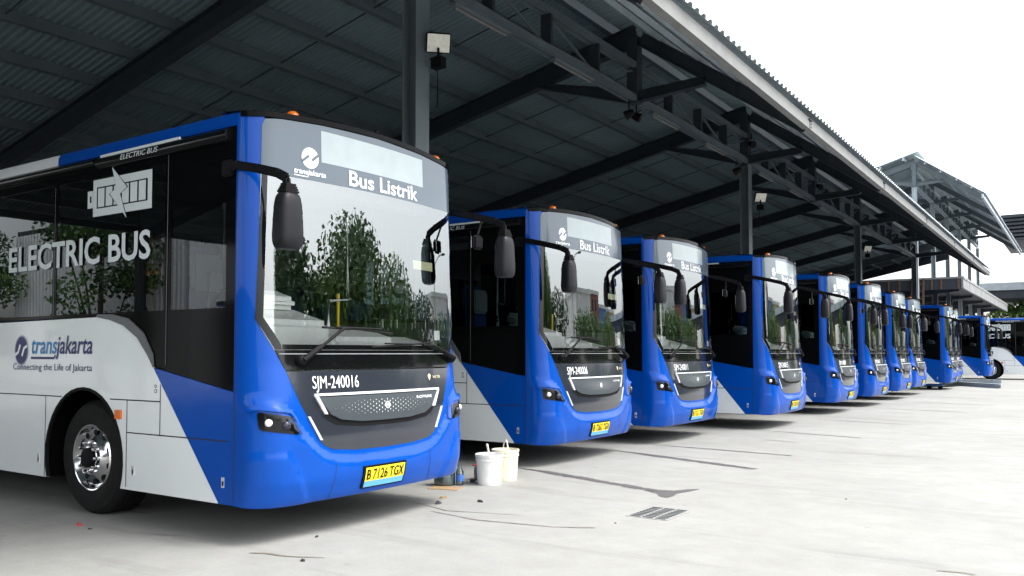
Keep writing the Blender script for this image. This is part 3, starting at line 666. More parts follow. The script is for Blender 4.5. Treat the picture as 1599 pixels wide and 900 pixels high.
    text(bm, 'E-CITYLINE', FR, 0.40, 0.63, 1.045, 0.022, 0.025, 0.02); link('grille_pattern', bm, [LETTER, GRILLE], root)
    bm = newbm(); text(bm, 'SJM-240016', FR, -0.775, -0.305, 1.168, 0.10, 0.008, 0.0); link('fleet_number', bm, LETTER, root)
    bm = newbm(); patch(bm, [(0.62, 1.245), (0.645, 1.262), (0.67, 1.245), (0.665, 1.225), (0.645, 1.195), (0.625, 1.225)], FR, 0.008); text(bm, 'VKTR', FR, 0.70, 0.83, 1.215, 0.025, 0.008, 0.01); link('maker_badge', bm, pmcache('gold', (0.62, 0.58, 0.36)), root)
    # number plate
    bm = newbm(); patch(bm, rect(-0.30, 0.215, 0.335, 0.520), FR, 0.012, 0.06, 0.012); pl = link('number_plate', bm, BLACK, root)
    bm = newbm(); patch(bm, rect(-0.28, 0.195, 0.395, 0.505), FR, 0.016, 0.06); patch(bm, rect(-0.28, 0.195, 0.347, 0.395), FR, 0.016, 0.06, mi=1); link('plate_face', bm, [YELLOW, PBLUE], pl)
    bm = newbm(); text(bm, 'B 7126 TGX', FR, -0.265, 0.18, 0.412, 0.078, 0.019, 0.012); link('plate_lettering', bm, BLACK, pl)
    # headlights
    for sg in (-1, 1):
        bm = newbm(); hl = [(-1.245, 0.985), (-1.235, 1.005), (-1.01, 0.965), (-0.99, 0.955), (-0.945, 0.84), (-0.955, 0.828), (-1.215, 0.868), (-1.235, 0.885)]
        hl = [(sg * -u, v) for u, v in hl]; patch(bm, hl, FR, 0.006, 0.05, 0.004); h = link('headlight', bm, BLACKG, root, True, 50)
        for u, r, mt, nm in ((1.175, 0.029, LAMP, 'lamp_lens'), (1.055, 0.036, LAMPD, 'projector_lens')):
            bm = newbm(); p, n_ = FR(sg * u, 0.925 if u > 1.1 else 0.90)
            mt_ = Matrix.Translation(p + n_ * 0.004) @ n_.to_track_quat('Z', 'Y').to_matrix().to_4x4()
            lathe(bm, [(r, 0), (r * 0.96, 0.008), (r * 0.7, 0.018), (0, 0.022)], 20); fin(bm); bmesh.ops.transform(bm, matrix=mt_, verts=bm.verts); link(nm, bm, mt, h, True, 60)
        bm = newbm()                                            # brow that shades the lamp
        br = [(1.30, 1.02), (1.23, 1.035), (1.01, 0.998), (0.965, 0.965), (0.915, 0.83)]
        patch(bm, thick([(sg * u, v) for u, v in br], 0.026), FR, 0.020, 0.04, 0.022); link('headlight_brow', bm, BLUE, root, True, 50)
    # wipers
    def wip(pts, r, off): return [FR(u, v)[0] + FR(u, v)[1] * off for u, v in pts]
    for nm, arm, blade, piv in (('wiper', [(-0.87, 1.392), (-0.70, 1.50), (-0.48, 1.645), (-0.42, 1.645)], [(-0.675, 1.652), (-0.3, 1.645), (0.101, 1.613)], (-0.87, 1.392)),
                                ('wiper', [(1.06, 1.396), (0.86, 1.46), (0.68, 1.515), (0.50, 1.52)], [(-0.16, 1.500), (0.3, 1.518), (0.69, 1.545)], (1.06, 1.396))):
        bm = newbm(); tube(bm, wip(arm, 0, 0.055), 0.013, 6); tube(bm, wip([(piv[0], piv[1]), (arm[1][0], arm[1][1])], 0, 0.05), 0.022, 6); w = link(nm, bm, BLACK, root, True, 50)
        bm = newbm(); tube(bm, wip(blade, 0, 0.032), 0.010, 6); tube(bm, wip([((blade[0][0] * 2 + blade[1][0]) / 3, blade[1][1] + .01), ((blade[2][0] * 2 + blade[1][0]) / 3, blade[1][1] + 0.006)], 0, 0.045), 0.008, 6); link('wiper_blade', bm, RUBBER, w, True, 50)
        bm = newbm(); p, n_ = FR(*piv); lathe(bm, [(0.042, 0), (0.042, 0.03), (0.025, 0.05), (0, 0.052)], 14); fin(bm); bmesh.ops.transform(bm, matrix=Matrix.Translation(p) @ n_.to_track_quat('Z', 'Y').to_matrix().to_4x4(), verts=bm.verts); link('wiper_pivot', bm, BLACK, w, True, 50)
    # mirrors
    for sg in (-1, 1):
        y = sg * 1.36; xm = 0.36
        bm = newbm(); pa = [Vector((-0.44, sg * 1.262, 2.88)), Vector((-0.30, sg * 1.29, 2.88)), Vector((0.0, sg * 1.33, 2.81)), Vector((0.24, sg * 1.36, 2.745)), Vector((0.335, sg * 1.36, 2.70)), Vector((0.355, sg * 1.36, 2.60))]
        for a, b in zip(pa, pa[1:]): obox(bm, a, b + (b - a).normalized() * 0.02, 0.045, 0.068, (0, 0, 1) if b is not pa[-1] else (1, 0, 0))
        box(bm, -0.50, -0.36, *sorted((sg * 1.25, sg * 1.285)), 2.81, 2.94)
        bmesh.ops.bevel(bm, geom=bm.edges[:], offset=0.014, segments=2, affect='EDGES', clamp_overlap=True); a_ = link('mirror_arm', bm, BLACK, root, True, 40)
        bm = newbm(); rings = []; sq = lambda c, e: math.copysign(abs(c) ** e, c)
        for i in range(17):
            v_ = -math.pi / 2 + math.pi * i / 16; cz = 2.385 + 0.205 * sq(math.sin(v_), 0.45); rr = max(sq(math.cos(v_), 0.40), 0.02); tp = 1.0 - 0.10 * (cz - 2.385) / 0.2
            rings.append([bm.verts.new((xm + 0.078 * tp * rr * sq(math.cos(2 * math.pi * k / 28), 0.6), y + 0.102 * tp * rr * sq(math.sin(2 * math.pi * k / 28), 0.6), cz)) for k in range(28)])
        for ra, rb in zip(rings, rings[1:]):
            for k in range(28): bm.faces.new((ra[k], ra[(k + 1) % 28], rb[(k + 1) % 28], rb[k]))
        bm.faces.new(rings[0][::-1]); bm.faces.new(rings[-1]); fin(bm); mo = link('mirror', bm, DGREY, root, True, 60)
        bm = newbm(); box(bm, xm - 0.0815, xm - 0.0785, y - 0.05, y + 0.05, 2.26, 2.49); link('mirror_glass', bm, MIRG, mo)
        bm = newbm()
        for k in range(4): box(bm, xm - 0.045 + k * 0.004, xm + 0.045 - k * 0.004, y - 0.062 + k * 0.006, y + 0.062 - k * 0.006, 2.586 + k * 0.017, 2.600 + k * 0.017)
        link('mirror_bellows', bm, BLACK, mo)
        if sg < 0: continue
        ys = sg * 1.23
        bm = newbm(); v = box(bm, 0.10, 0.15, ys - 0.075, ys + 0.075, 2.46, 2.60); bmesh.ops.bevel(bm, geom=bm.edges[:], offset=0.02, segments=2, affect='EDGES'); tube(bm, [(0.1, sg * 1.33, 2.75), (0.125, ys, 2.6)], 0.012, 6); km = link('kerb_mirror', bm, BLACK, root, True, 40)
        bm = newbm(); box(bm, 0.094, 0.0985, ys - 0.062, ys + 0.062, 2.475, 2.588); link('kerb_mirror_glass', bm, MIRG, km)
    # underside, rear, inside
    bm = newbm(); box(bm, -LEN + 0.2, -0.45, -1.0, 1.0, 0.40, 0.62); box(bm, WX - 0.1, WX + 0.1, -0.95, 0.95, 0.38, 0.6); tube(bm, [(-0.30, -0.55, 0.4), (-0.30, -0.55, 0.24)], 0.03, 8); tube(bm, [(-0.30, 0.7, 0.4), (-0.30, 0.7, 0.24)], 0.025, 8); link('chassis', bm, BLACK, root)
    bm = newbm(); box(bm, -LEN - 0.02, -LEN + 0.1, -HW + 0.01, HW - 0.01, 0.32, 3.32); link('rear_panel', bm, BLUE, root)
    bm = newbm(); box(bm, -LEN + 0.12, -0.36, -1.19, 1.19, 1.16, 1.20); link('cabin_floor', bm, INNER, root)
    bm = newbm()
    for sg in (-1, 1): box(bm, -LEN + 0.12, -0.42, *sorted((sg * 1.215, sg * 1.20)), 1.2, 1.76)
    link('cabin_lining', bm, INNER, root)
    bm = newbm(); box(bm, -LEN + 0.12, -0.45, -1.19, 1.19, 3.08, 3.14); box(bm, -0.60, -0.45, -1.15, 1.15, 2.84, 3.08); link('cabin_ceiling', bm, pmcache('ceil', (0.30, 0.31, 0.32)), root)
    # dashboard: a tall pod before the driver and a lower moulding across
    bm = newbm()
    def dash(y0, y1, zt, xf, xb, sl=0.10):
        v = box(bm, xb, xf, y0, y1, 1.0, zt)
        v[5].co.z -= sl; v[6].co.z -= sl
    dash(-1.10, -0.28, 1.84, -0.30, -0.78, 0.13); dash(-0.28, 0.52, 1.70, -0.26, -0.72, 0.12); dash(0.52, 1.10, 1.62, -0.26, -0.70, 0.10); 
    bmesh.ops.bevel(bm, geom=bm.edges[:], offset=0.05, segments=3, affect='EDGES'); link('dashboard', bm, DASH, root, True, 50)
    bm = newbm(); v = box(bm, -0.86, -0.60, -0.95, -0.40, 1.82, 2.0); v[5].co.z -= 0.08; v[6].co.z -= 0.08; bmesh.ops.bevel(bm, geom=bm.edges[:], offset=0.04, segments=2, affect='EDGES'); link('instrument_hood', bm, DASH, root, True, 50)
    bm = newbm(); c = Vector((-1.02, -0.68, 1.93)); ax = Vector((-0.55, 0, 0.83)).normalized(); a_ = Vector((0, 1, 0)); b_ = ax.cross(a_)
    tube(bm, [c + a_ * 0.23 * math.cos(2 * math.pi * k / 24) + b_ * 0.23 * math.sin(2 * math.pi * k / 24) for k in range(25)], 0.016, 8, False)
    for k in (0, 1, 2): tube(bm, [c, c + a_ * 0.22 * math.cos(2.1 * k + 0.5) + b_ * 0.22 * math.sin(2.1 * k + 0.5)], 0.014, 6)
    tube(bm, [c, c - ax * 0.5], 0.03, 8); link('steering_wheel', bm, BLACK, root, True, 60)
    def seat(nm, x, y, zf, hgt, mt, w=0.44):
        bm = newbm(); box(bm, x - 0.22, x + 0.22, y - w / 2, y + w / 2, zf + 0.36, zf + 0.46); v = box(bm, x - 0.30, x - 0.19, y - w / 2, y + w / 2, zf + 0.40, zf + hgt)
        for q in v[4:]: q.co.x -= 0.09; q.co.y = y + (q.co.y - y) * 0.85
        box(bm, x - 0.05, x + 0.05, y - 0.06, y + 0.06, zf, zf + 0.36)
        bmesh.ops.bevel(bm, geom=bm.edges[:], offset=0.04, segments=2, affect='EDGES'); return link(nm, bm, mt, root, True, 50)
    ds = seat('driver_seat', -1.28, -0.68, 1.2, 1.20, SEATB, 0.50)
    bm = newbm(); v = box(bm, -1.575, -1.50, -0.84, -0.52, 2.0, 2.33); v2 = box(bm, -1.49, -1.45, -0.84, -0.52, 2.0, 2.33); bmesh.ops.bevel(bm, geom=bm.edges[:], offset=0.03, segments=2, affect='EDGES'); link('headrest_cover', bm, SEATG, ds, True, 50)
    for k in range(5):
        for y in (-0.92, 0.92): seat('passenger_seat', -3.3 - k * 1.25, y, 1.2, 1.0, SEATB)
    for nm, mt, pts in (('handrail', RAILW, [(-1.75, 0.15, 1.2), (-1.75, 0.15, 3.08)]), ('handrail', RAILW, [(-0.85, -1.12, 1.75), (-0.85, -1.12, 2.1), (-0.85, -0.98, 2.1), (-0.85, -0.98, 2.75)]),
                        ('handrail', RAILW, [(-0.62, -0.02, 1.68), (-0.62, -0.02, 1.92), (-0.62, 0.22, 1.94), (-0.62, 0.20, 2.70)]), ('handrail', RAILY, [(-0.95, 0.42, 1.2), (-0.95, 0.42, 2.02)]), ('handrail', RAILY, [(-2.6, -0.5, 1.2), (-2.6, -0.5, 3.08)]), ('handrail', RAILY, [(-4.3, 0.5, 1.2), (-4.3, 0.5, 3.08)])):
        bm = newbm(); tube(bm, pts, 0.017, 8); link(nm, bm, mt, root, True, 50)
    bm = newbm(); box(bm, -1.80, -1.77, -1.15, -0.25, 1.2, 1.7); box(bm, -1.80, -1.77, -1.15, -1.10, 1.7, 3.08); box(bm, -1.80, -1.77, -0.30, -0.25, 1.7, 3.08); box(bm, -1.80, -1.77, -1.1, -0.30, 2.5, 3.08); link('driver_partition', bm, INNER, root)
    bm = newbm(); text(bm, 'LAYANAN', lambda u, v: (Vector((-u, -1.19, v)), Vector((0, -1, 0))), 1.28, 1.60, 2.11, 0.045, 0.004, 0.0); box(bm, -1.62, -1.26, -1.189, -1.17, 2.08, 2.18, 1); link('message_display', bm, [LEDO, BLACK], root)
    bm = newbm(); patch(bm, rect(0.48, 0.80, 2.22, 2.30), FR, -0.012, 0.06); link('paper_notice', bm, pmcache('notice', (0.62, 0.62, 0.40)), root)
    bm = newbm(); patch(bm, rect(0.80, 0.90, 1.57, 1.66), FR, -0.012, 0.06); link('paper_sticker', bm, LETTER, root)
    return root

_pc = {}
def pmcache(k, c, rough=0.45):
    if k not in _pc: _pc[k] = pm('mat_' + k, c, rough, var=0.05)
    return _pc[k]

BUSES = [
    (-5.03, 5.45, '240016', '7126', 'nearest electric bus, blue and white, its long side and front wheel in full view'),
    (-5.58, 10.35, '240006', '7262', 'blue and white electric bus behind the two white buckets, second in the row'),
    (-5.50, 13.65, '240011', '7131', 'third blue electric bus from the near end of the row'),
    (-4.87, 17.15, '240015', '7128', 'fourth blue electric bus of the row, just in front of the second floodlit column'),
    (-4.85, 21.95, '240009', '7118', 'fifth blue electric bus of the row, just beyond the second floodlit column'),
    (-4.72, 25.40, '240012', '7124', 'sixth blue electric bus of the row, before the third column'),
    (-4.72, 29.30, '240003', '7105', 'seventh bus of the row, only its windscreen and blue corner showing beside the sixth'),
    (-4.78, 32.70, '240008', '7113', 'eighth bus of the row, squeezed in view before the wide dark gap'),
    (-4.35, 38.10, '240002', '7109', 'ninth bus of the row, with its black and blue side showing past a wide gap'),
    (-4.52, 41.40, '240005', '7115', 'tenth bus of the row, almost hidden, just its mirror and windscreen edge in view'),
    (-4.00, 50.00, '240007', '7121', 'blue and white electric bus standing behind the grey steel beams on the ground'),
    (-1.90, 54.60, '240010', '7119', 'electric bus pulled forward at the far end, seen side-on with white fender and lettering'),
]
proto = build_bus(BUSES[0][0], BUSES[0][1])
for i, (x, y, num, plate, lab) in enumerate(BUSES):
    o = proto if i == 0 else dup(proto)
    o.location = (x, y, 0); o.rotation_euler = (0, 0, R((0, 0.3, -0.4, 0.35, -0.2, 0.4, 0.1, -0.3, 0.4, 0.2, -0.3, 0.5)[i]))
    tag(o, lab, 'bus', 'electric buses parked side by side in the yard')
    if 0 < i < 11:
        for ch in list(o.children):
            if ch.name.split('.')[0] in ('battery_pictogram', 'side_lettering', 'message_display'): bpy.data.objects.remove(ch)
    if i:
        for ch in o.children:
            if ch.name.startswith('fleet_number'):
                bm = newbm(); text(bm, 'SJM-' + num, FR, -0.775, -0.305, 1.168, 0.10, 0.008, 0.0); me = bpy.data.meshes.new('fleet_number'); bm.to_mesh(me); bm.free(); me.materials.append(LETTER); ch.data = me
            if ch.name.startswith('number_plate'):
                for g in ch.children:
                    if g.name.startswith('plate_lettering'):
                        bm = newbm(); text(bm, 'B ' + plate + ' TGX', FR, -0.265, 0.18, 0.412, 0.078, 0.019, 0.012); me = bpy.data.meshes.new('plate_lettering'); bm.to_mesh(me); bm.free(); me.materials.append(BLACK); g.data = me

# ------------------------------------------------------------------ lamps fixed to the canopy (all unlit)
def floodlight(x, y, z, label, s=1.0):
    root = empty('floodlight', (x, y, z)); tag(root, label, 'floodlight', 'floodlights on the canopy columns')
    ax = Vector((0.62, -0.62, -0.42)).normalized(); M_ = ax.to_track_quat('Z', 'Y').to_matrix().to_4x4()
    bm = newbm(); box(bm, -0.15 * s, 0.15 * s, -0.11 * s, 0.13 * s, -0.05, 0.012); bmesh.ops.bevel(bm, geom=bm.edges[:], offset=0.012, segments=2, affect='EDGES'); bmesh.ops.transform(bm, matrix=M_, verts=bm.verts); link('housing', bm, BLACK, root, True)
    bm = newbm(); box(bm, -0.135 * s, 0.135 * s, -0.095 * s, 0.115 * s, 0.0125, 0.018); bmesh.ops.transform(bm, matrix=M_, verts=bm.verts); link('lens', bm, FLOODG, root)
    bm = newbm(); box(bm, -0.08, 0.08, -0.05, 0.05, -0.30, -0.17); link('driver_box', bm, BLACK, root)
    bm = newbm(); tube(bm, [(-0.10, 0.02, -0.24), (0, 0, -0.22), (0, 0, -0.05)], 0.016, 6); tube(bm, [(-0.06, 0.05, -0.2), (-0.03, 0.03, -0.55), (-0.1, 0.1, -0.75)], 0.010, 5); link('bracket', bm, BLACK, root)
floodlight(-6.43, 7.95, 5.20, 'square floodlight on the tall column beside the nearest bus')
floodlight(-6.43, 20.32, 5.20, 'square floodlight on the second column, above the fifth bus')
floodlight(-6.43, 32.55, 5.20, 'square floodlight on the third column, small in the distance')
def spot(x, y, z, label, rz):
    root = empty('spotlight', (x, y, z), rz); tag(root, label, 'spotlight', 'small dark spotlights on the truss')
    bm = newbm(); lathe(bm, [(0.0, -0.1), (0.05, -0.09), (0.075, 0.0), (0.085, 0.08), (0.07, 0.085), (0, 0.07)], 18); fin(bm); bmesh.ops.transform(bm, matrix=Matrix.Rotation(R(115), 4, 'Y'), verts=bm.verts); link('lamp_body', bm, BLACK, root, True)
    bm = newbm(); tube(bm, [(0, -0.09, 0.0), (0, -0.1, 0.13), (0, 0.1, 0.13), (0, 0.09, 0.0)], 0.010, 6); tube(bm, [(0, 0, 0.13), (0, 0, 0.26)], 0.012, 6); link('yoke', bm, BLACK, root)
spot(-6.70, 13.72, 5.74, 'dark spotlight hanging from the truss above the third bus', R(200))
spot(-6.70, 14.02, 5.76, 'dark spotlight turned outward beside another at the truss node', R(20))
spot(-6.45, 19.75, 6.40, 'dark spotlight fixed near the second column head', R(-30))
spot(-6.70, 19.45, 5.74, 'dark spotlight below the truss just left of the second column', R(180))
spot(-6.45, 25.95, 6.40, 'dark spotlight at the truss node before the third column', R(-30))
k = 0
for y, lab in ((9.2, 'tube lamp batten under the truss nearest the camera'), (11.7, 'tube lamp batten before the first hanging truss node'), (15.3, 'tube lamp batten beyond the first hanging node'), (18.0, 'tube lamp batten just before the second column'), (21.6, 'tube lamp batten just beyond the second column'), (24.3, 'tube lamp batten under the middle of the third truss bay'), (27.6, 'tube lamp batten farther along under the truss'), (30.6, 'tube lamp batten before the third column'), (34.0, 'tube lamp batten beyond the third column'), (41.5, 'bright tube lamp batten near the fourth column')):
    root = empty('tube_lamp', (-6.70, y, 5.99)); tag(root, lab, 'tube lamp', 'tube lamps along the truss')
    bm = newbm(); box(bm, -0.05, 0.05, -0.62, 0.62, -0.035, 0.005); link('batten', bm, pmcache('batten', (0.13, 0.15, 0.16)), root)
    bm = newbm(); tube(bm, [(0.0, -0.58, -0.055), (0.0, 0.58, -0.055)], 0.017, 8); link('tube', bm, TUBEW, root, True)

# ------------------------------------------------------------------ buildings at the far end
root = empty('flat_roofed_shed', (-5.3, 51, 0)); tag(root, 'low flat-roofed shed with pale fascia and bare timber battens beyond the canopy', 'shed')
bm = newbm(); box(bm, -30, -0.10, 0.1, 31, 5.05, 5.40); link('roof_slab', bm, SHEDD, root)
bm = newbm(); box(bm, -0.10, 0.0, 0, 31, 4.90, 5.52); box(bm, 0.001, 0.03, 0, 31, 5.40, 5.53); box(bm, 0.001, 0.02, 0, 31, 4.90, 4.96)
for k in range(9): box(bm, 0.001, 0.008, 3 + k * 3.2, 3.03 + k * 3.2, 4.965, 5.395)
link('side_fascia', bm, SHEDF, root)
bm = newbm(); box(bm, -30, -0.101, 0.02, 0.09, 4.88, 5.44); link('front_board', bm, SHEDD, root)
bm = newbm(); box(bm, -30, 0.0, -0.02, 0.018, 5.44, 5.54); link('roof_edge', bm, SHEDF, root)
for k in range(14):
    bm = newbm(); x = -0.28 - k * 0.72 - 0.15 * math.sin(k * 2.3); box(bm, x, x + 0.09, -0.02, 0.018, 4.88, 5.438); link('batten', bm, WOOD, root)
for j in range(5):
    for i in range(3):
        bm = newbm(); x = -1.6 - i * 4.2; y = 2 + j * 6.5; box(bm, x - 0.1, x + 0.1, y - 0.1, y + 0.1, 0, 5.05); link('post', bm, STEEL, root)
    bm = newbm(); obox(bm, (-8, 2 + j * 6.5, 4.55), (-0.4, 2 + j * 6.5, 4.95), 0.15, 0.9, h1=0.15); link('haunch', bm, STEEL, root)
root = empty('timber_ladder', (-7.5, 50.6, 0)); tag(root, 'rough timber ladder leaning against the flat-roofed shed', 'ladder')
for dx in (-0.28, 0.28):
    bm = newbm(); obox(bm, (dx, -0.5, 0), (dx, 0.30, 5.5), 0.07, 0.09, (1, 0, 0)); link('rail', bm, WOOD, root)
bm = newbm()
for k in range(13):
    z = 0.4 + k * 0.4; t = z / 5.5; box(bm, -0.28, 0.28, -0.5 + 0.8 * t - 0.03, -0.5 + 0.8 * t + 0.03, z - 0.035, z + 0.035)
link('rung', bm, WOOD, root)

root = empty('long_flat_roof', (-2, 92, 0)); tag(root, 'long grey flat roof with dark soffit at the right edge behind the sheds', 'shed roof')
bm = newbm(); box(bm, -6.2, 30, 0, 0.3, 7.35, 8.05); link('fascia', bm, GALV, root)
bm = newbm(); box(bm, -6.2, 30, 0.3, 14, 6.6, 7.9); link('soffit', bm, SHEDD, root)
for k in range(6):
    bm = newbm(); box(bm, -1.2 + k * 5, -0.95 + k * 5, -0.02, -0.001, 7.36, 7.9); link('fascia_strap', bm, WOOD, root)
for k in range(5):
    bm = newbm(); box(bm, 0 + k * 7, 0.4 + k * 7, 5, 5.4, 0, 6.6); link('post', bm, STEEL, root)

root = empty('louvred_roof', (-3, 85, 0)); tag(root, 'dark ribbed roof end high at the right edge of the yard', 'roof')
bm = newbm()
for k in range(7): obox(bm, (-2.95, 0, 11.25 + k * 0.33), (16, 0, 11.5 + k * 0.33), 0.5, 0.17); 
link('louvre', bm, SHEDD, root)
bm = newbm(); v = box(bm, -2.85, 16, 0.4, 12, 11.25, 13.5); link('roof_body', bm, STEEL, root)
for k in range(3):
    bm = newbm(); box(bm, 4 + k * 5, 4.4 + k * 5, 3, 3.4, 0, 11.25); link('post', bm, STEEL, root)

# back of the yard
root = empty('added_back_wall', (-21.5, 20, 0)); tag(root, 'dark wall added across the back of the bus shed to shut out light', 'wall')  # wall added to keep the gaps between the buses dark
bm = newbm(); box(bm, -0.15, 0.15, -19, 60, 0, 4.05); link('wall_body', bm, WALLD, root)
bm = newbm(); box(bm, -0.2, 0.2, -19, 60, 4.05, 4.12); link('coping', bm, WALLD, root)
root = empty('corrugated_shed', (-30, -12, 0)); tag(root, 'white corrugated shed wall opposite, mirrored in the nearest bus windows', 'shed')
bm = newbm(); n_ = 48
vv = []
for i in range(n_):
    for f_, d_ in ((0, 0), (0.35, 0), (0.5, 0.05), (0.85, 0.05)):
        x = -12.4 + (i + f_) * 0.28; vv.append((bm.verts.new((x, d_, 0.0)), bm.verts.new((x, d_, 7.0))))
for a, b in zip(vv, vv[1:]): bm.faces.new((a[0], b[0], b[1], a[1]))
link('cladding', bm, WALLW, root)
bm = newbm(); box(bm, -12.5, 1.2, -0.5, -0.1, 7.0, 7.25); link('eave_trim', bm, STEEL, root)
bm = newbm(); box(bm, -12.3, 0.9, -10, -0.15, 0, 6.9); link('shed_body', bm, WALLW, root)

root = empty('added_dark_shed', (-28.7, -13.5, 0)); tag(root, 'unseen low dark block added opposite the buses to darken their side reflections', 'shed')  # out of view, added so the bus sides mirror something dark
bm = newbm(); box(bm, 0, 34, -9, 0, 0, 3.3); link('cladding', bm, CABIN, root)
bm = newbm(); box(bm, -0.1, 34.2, -9.2, 0.3, 3.3, 3.5); link('eave_trim', bm, STEEL, root)
for k in range(4):
    bm = newbm(); box(bm, 3 + k * 8, 7 + k * 8, 0.002, 0.05, 0, 3.0); link('roller_door', bm, SHEDD, root)

# ------------------------------------------------------------------ trees
def tree(x, y, h, rad, label, mats, leaves=2600, trunk_h=0.35, ls=0.22, seed=1, squash=0.75):
    rd = random.Random(seed); root = empty('broadleaf_tree', (x, y, 0)); tag(root, label, 'tree', 'trees around the yard')
    bm = newbm(); tube(bm, [(0, 0, 0), (0.1, 0.05, h * trunk_h * 0.6), (0.05, 0.1, h * trunk_h), (0.0, 0.1, h * 0.75)], rad * 0.09 + 0.05, 9, True, rad * 0.02)
    cl = []
    for k in range(22):
        a = rd.uniform(0, 6.28); rr = rad * math.sqrt(rd.random()) * 0.72; zz = h * (trunk_h + 0.12 + (0.80 - trunk_h) * rd.random()); zz -= rr * 0.25
        cl.append((Vector((rr * math.cos(a), rr * math.sin(a), zz)), rad * rd.uniform(0.28, 0.48), k % len(mats)))
    cl.append((Vector((0, 0, h * 0.86)), rad * 0.42, 0))
    for c, r, m in cl[:9]: tube(bm, [(0.05, 0.1, h * trunk_h * rd.uniform(0.7, 1.2)), tuple((c * 0.55 + Vector((0, 0, h * trunk_h * 0.4)))), tuple(c)], 0.02 * rad + 0.02, 6, True, 0.015)
    link('trunk', bm, BARK, root, True)
    bm = newbm()
    for i in range(leaves):
        c, r, m = cl[i % len(cl)]
        d = Vector((rd.gauss(0, 1), rd.gauss(0, 1), rd.gauss(0, 1))).normalized() * r * rd.uniform(0.45, 1.08); d.z *= squash
        p = c + d; u = Vector((rd.gauss(0, 1), rd.gauss(0, 1), rd.gauss(0, 1))).normalized(); v = u.cross(Vector((rd.gauss(0, 1), rd.gauss(0, 1), rd.gauss(0, 1)))).normalized()
        s = ls * rd.uniform(0.6, 1.3)
        f = bm.faces.new([bm.verts.new(p + u * s), bm.verts.new(p + v * s * 0.55), bm.verts.new(p - u * s), bm.verts.new(p - v * s * 0.55)]); f.material_index = m
    link('crown', bm, mats, root)
G3 = [LEAF, LEAFD, LEAFB]
tree(-4.4, 99, 6.8, 4.2, 'dense green tree just behind the pulled-forward bus at the right edge', [LEAFB, LEAFB, LEAF], 7000, 0.05, 0.30, 11)
tree(2.5, 100, 6.2, 4.5, 'darker green tree at the right edge under the long flat roof', [LEAF, LEAFB], 7000, 0.05, 0.30, 12)
tree(-12, 102, 6.0, 4.0, 'dark tree half hidden behind the flat-roofed shed', [LEAFD, LEAF], 2200, 0.2, 0.30, 13)
tree(-27, 33, 7.5, 3.6, 'green tree behind the added back wall, glimpsed between bus roof and canopy', [LEAFB, LEAF], 2200, 0.3, 0.25, 14)
tree(-26, 12, 7.0, 3.2, 'tree behind the added back wall near the first bus', [LEAF, LEAFD], 2000, 0.3, 0.25, 15)
for k, (x, y, h, rad, lab) in enumerate(((14.5, 16.5, 6.3, 4.8, 'big dark tree across the yard, mirrored in the nearest windscreen'), (15.5, 24.5, 7.5, 5.6, 'tallest tree across the yard, mirrored at the middle of the windscreen'), (17.5, 33.5, 6.2, 4.8, 'rounded tree across the yard beside the tallest one'),
                                          (20, 50, 5.4, 4.4, 'low bushy tree across the yard beyond the cabin'), (22.5, 59, 6.3, 4.8, 'bushy tree across the yard near the coloured flats'), (21, 72, 6.8, 5.2, 'second bushy tree near the coloured flats'), (18, 94, 8.0, 5.6, 'tree across the far end of the yard'), (16.5, 117, 9.0, 6.0, 'last tree far down the yard'))):
    tree(x, y, h, rad, lab, G3, 32000 if k < 3 else 12000, 0.06, 0.15, 30 + k)
tree(-31.5, -10.0, 7.5, 2.3, 'slender tree before the white corrugated shed', [LEAFD, LEAF], 6000, 0.12, 0.11, 51)
tree(-42.5, -10.0, 8.0, 2.4, 'leafy tree at the far end of the white corrugated shed', [LEAF, LEAFD], 6000, 0.12, 0.11, 52)
# site cabin and flats across the yard (mirrored in the windscreens)
root = empty('site_cabin', (13.5, 39.5, 0), R(-25)); tag(root, 'dark blue-grey site cabin with small windows across the yard', 'cabin')
bm = newbm(); box(bm, -1.5, 1.5, -6, 6, 0.1, 2.9); link('cabin_body', bm, CABIN, root)
for k in range(4):
    bm = newbm(); box(bm, -1.54, -1.501, -5 + k * 3, -4 + k * 3, 1.2, 2.2); w = link('window', bm, LETTER, root)
    bm = newbm(); box(bm, -1.55, -1.541, -4.92 + k * 3, -4.08 + k * 3, 1.28, 2.12); link('pane', bm, GLASSB, w)
for j, (x, y, w_, h_, fc, lab) in enumerate(((44, 86, 9, 11, 0, 'white block of flats beyond the yard'), (46, 100, 9, 12, 1, 'red block of flats beyond the yard'), (46, 113, 9, 11, 2, 'blue block of flats beyond the yard'), (44, 126, 10, 11, 3, 'ochre block of flats beyond the yard'))):
    root = empty('apartment_building', (x, y, 0), R(20)); tag(root, lab, 'building', 'blocks of flats beyond the yard')
    bm = newbm(); box(bm, -5, 5, -w_ / 2, w_ / 2, 0, h_); link('wall', bm, FACA[fc], root)
    bm = newbm(); box(bm, -5.3, 5.3, -w_ / 2 - 0.3, w_ / 2 + 0.3, h_, h_ + 0.5); link('roof', bm, FACA[0], root)
    for fl in range(int(h_ // 3)):
        for k in range(int(w_ // 2.5)):
            bm = newbm(); yy = -w_ / 2 + 0.8 + k * 2.5; box(bm, -5.04, -5.001, yy, yy + 1.3, 1 + fl * 3, 2.4 + fl * 3); link('window', bm, GLASSB, root)

root = empty('street_lamp', (17.5, 43.5, 0), R(150)); tag(root, 'tall street lamp with curved arm across the yard', 'street lamp')
bm = newbm(); tube(bm, [(0, 0, 0), (0, 0, 7.6), (0.3, 0, 8.4), (1.0, 0, 8.8), (1.7, 0, 8.9)], 0.08, 8, True, 0.045); link('pole', bm, GALV, root, True)
bm = newbm(); box(bm, 1.6, 2.3, -0.14, 0.14, 8.82, 8.95); bmesh.ops.bevel(bm, geom=bm.edges[:], offset=0.04, segments=2, affect='EDGES'); link('lamp_head', bm, DGREY, root, True)

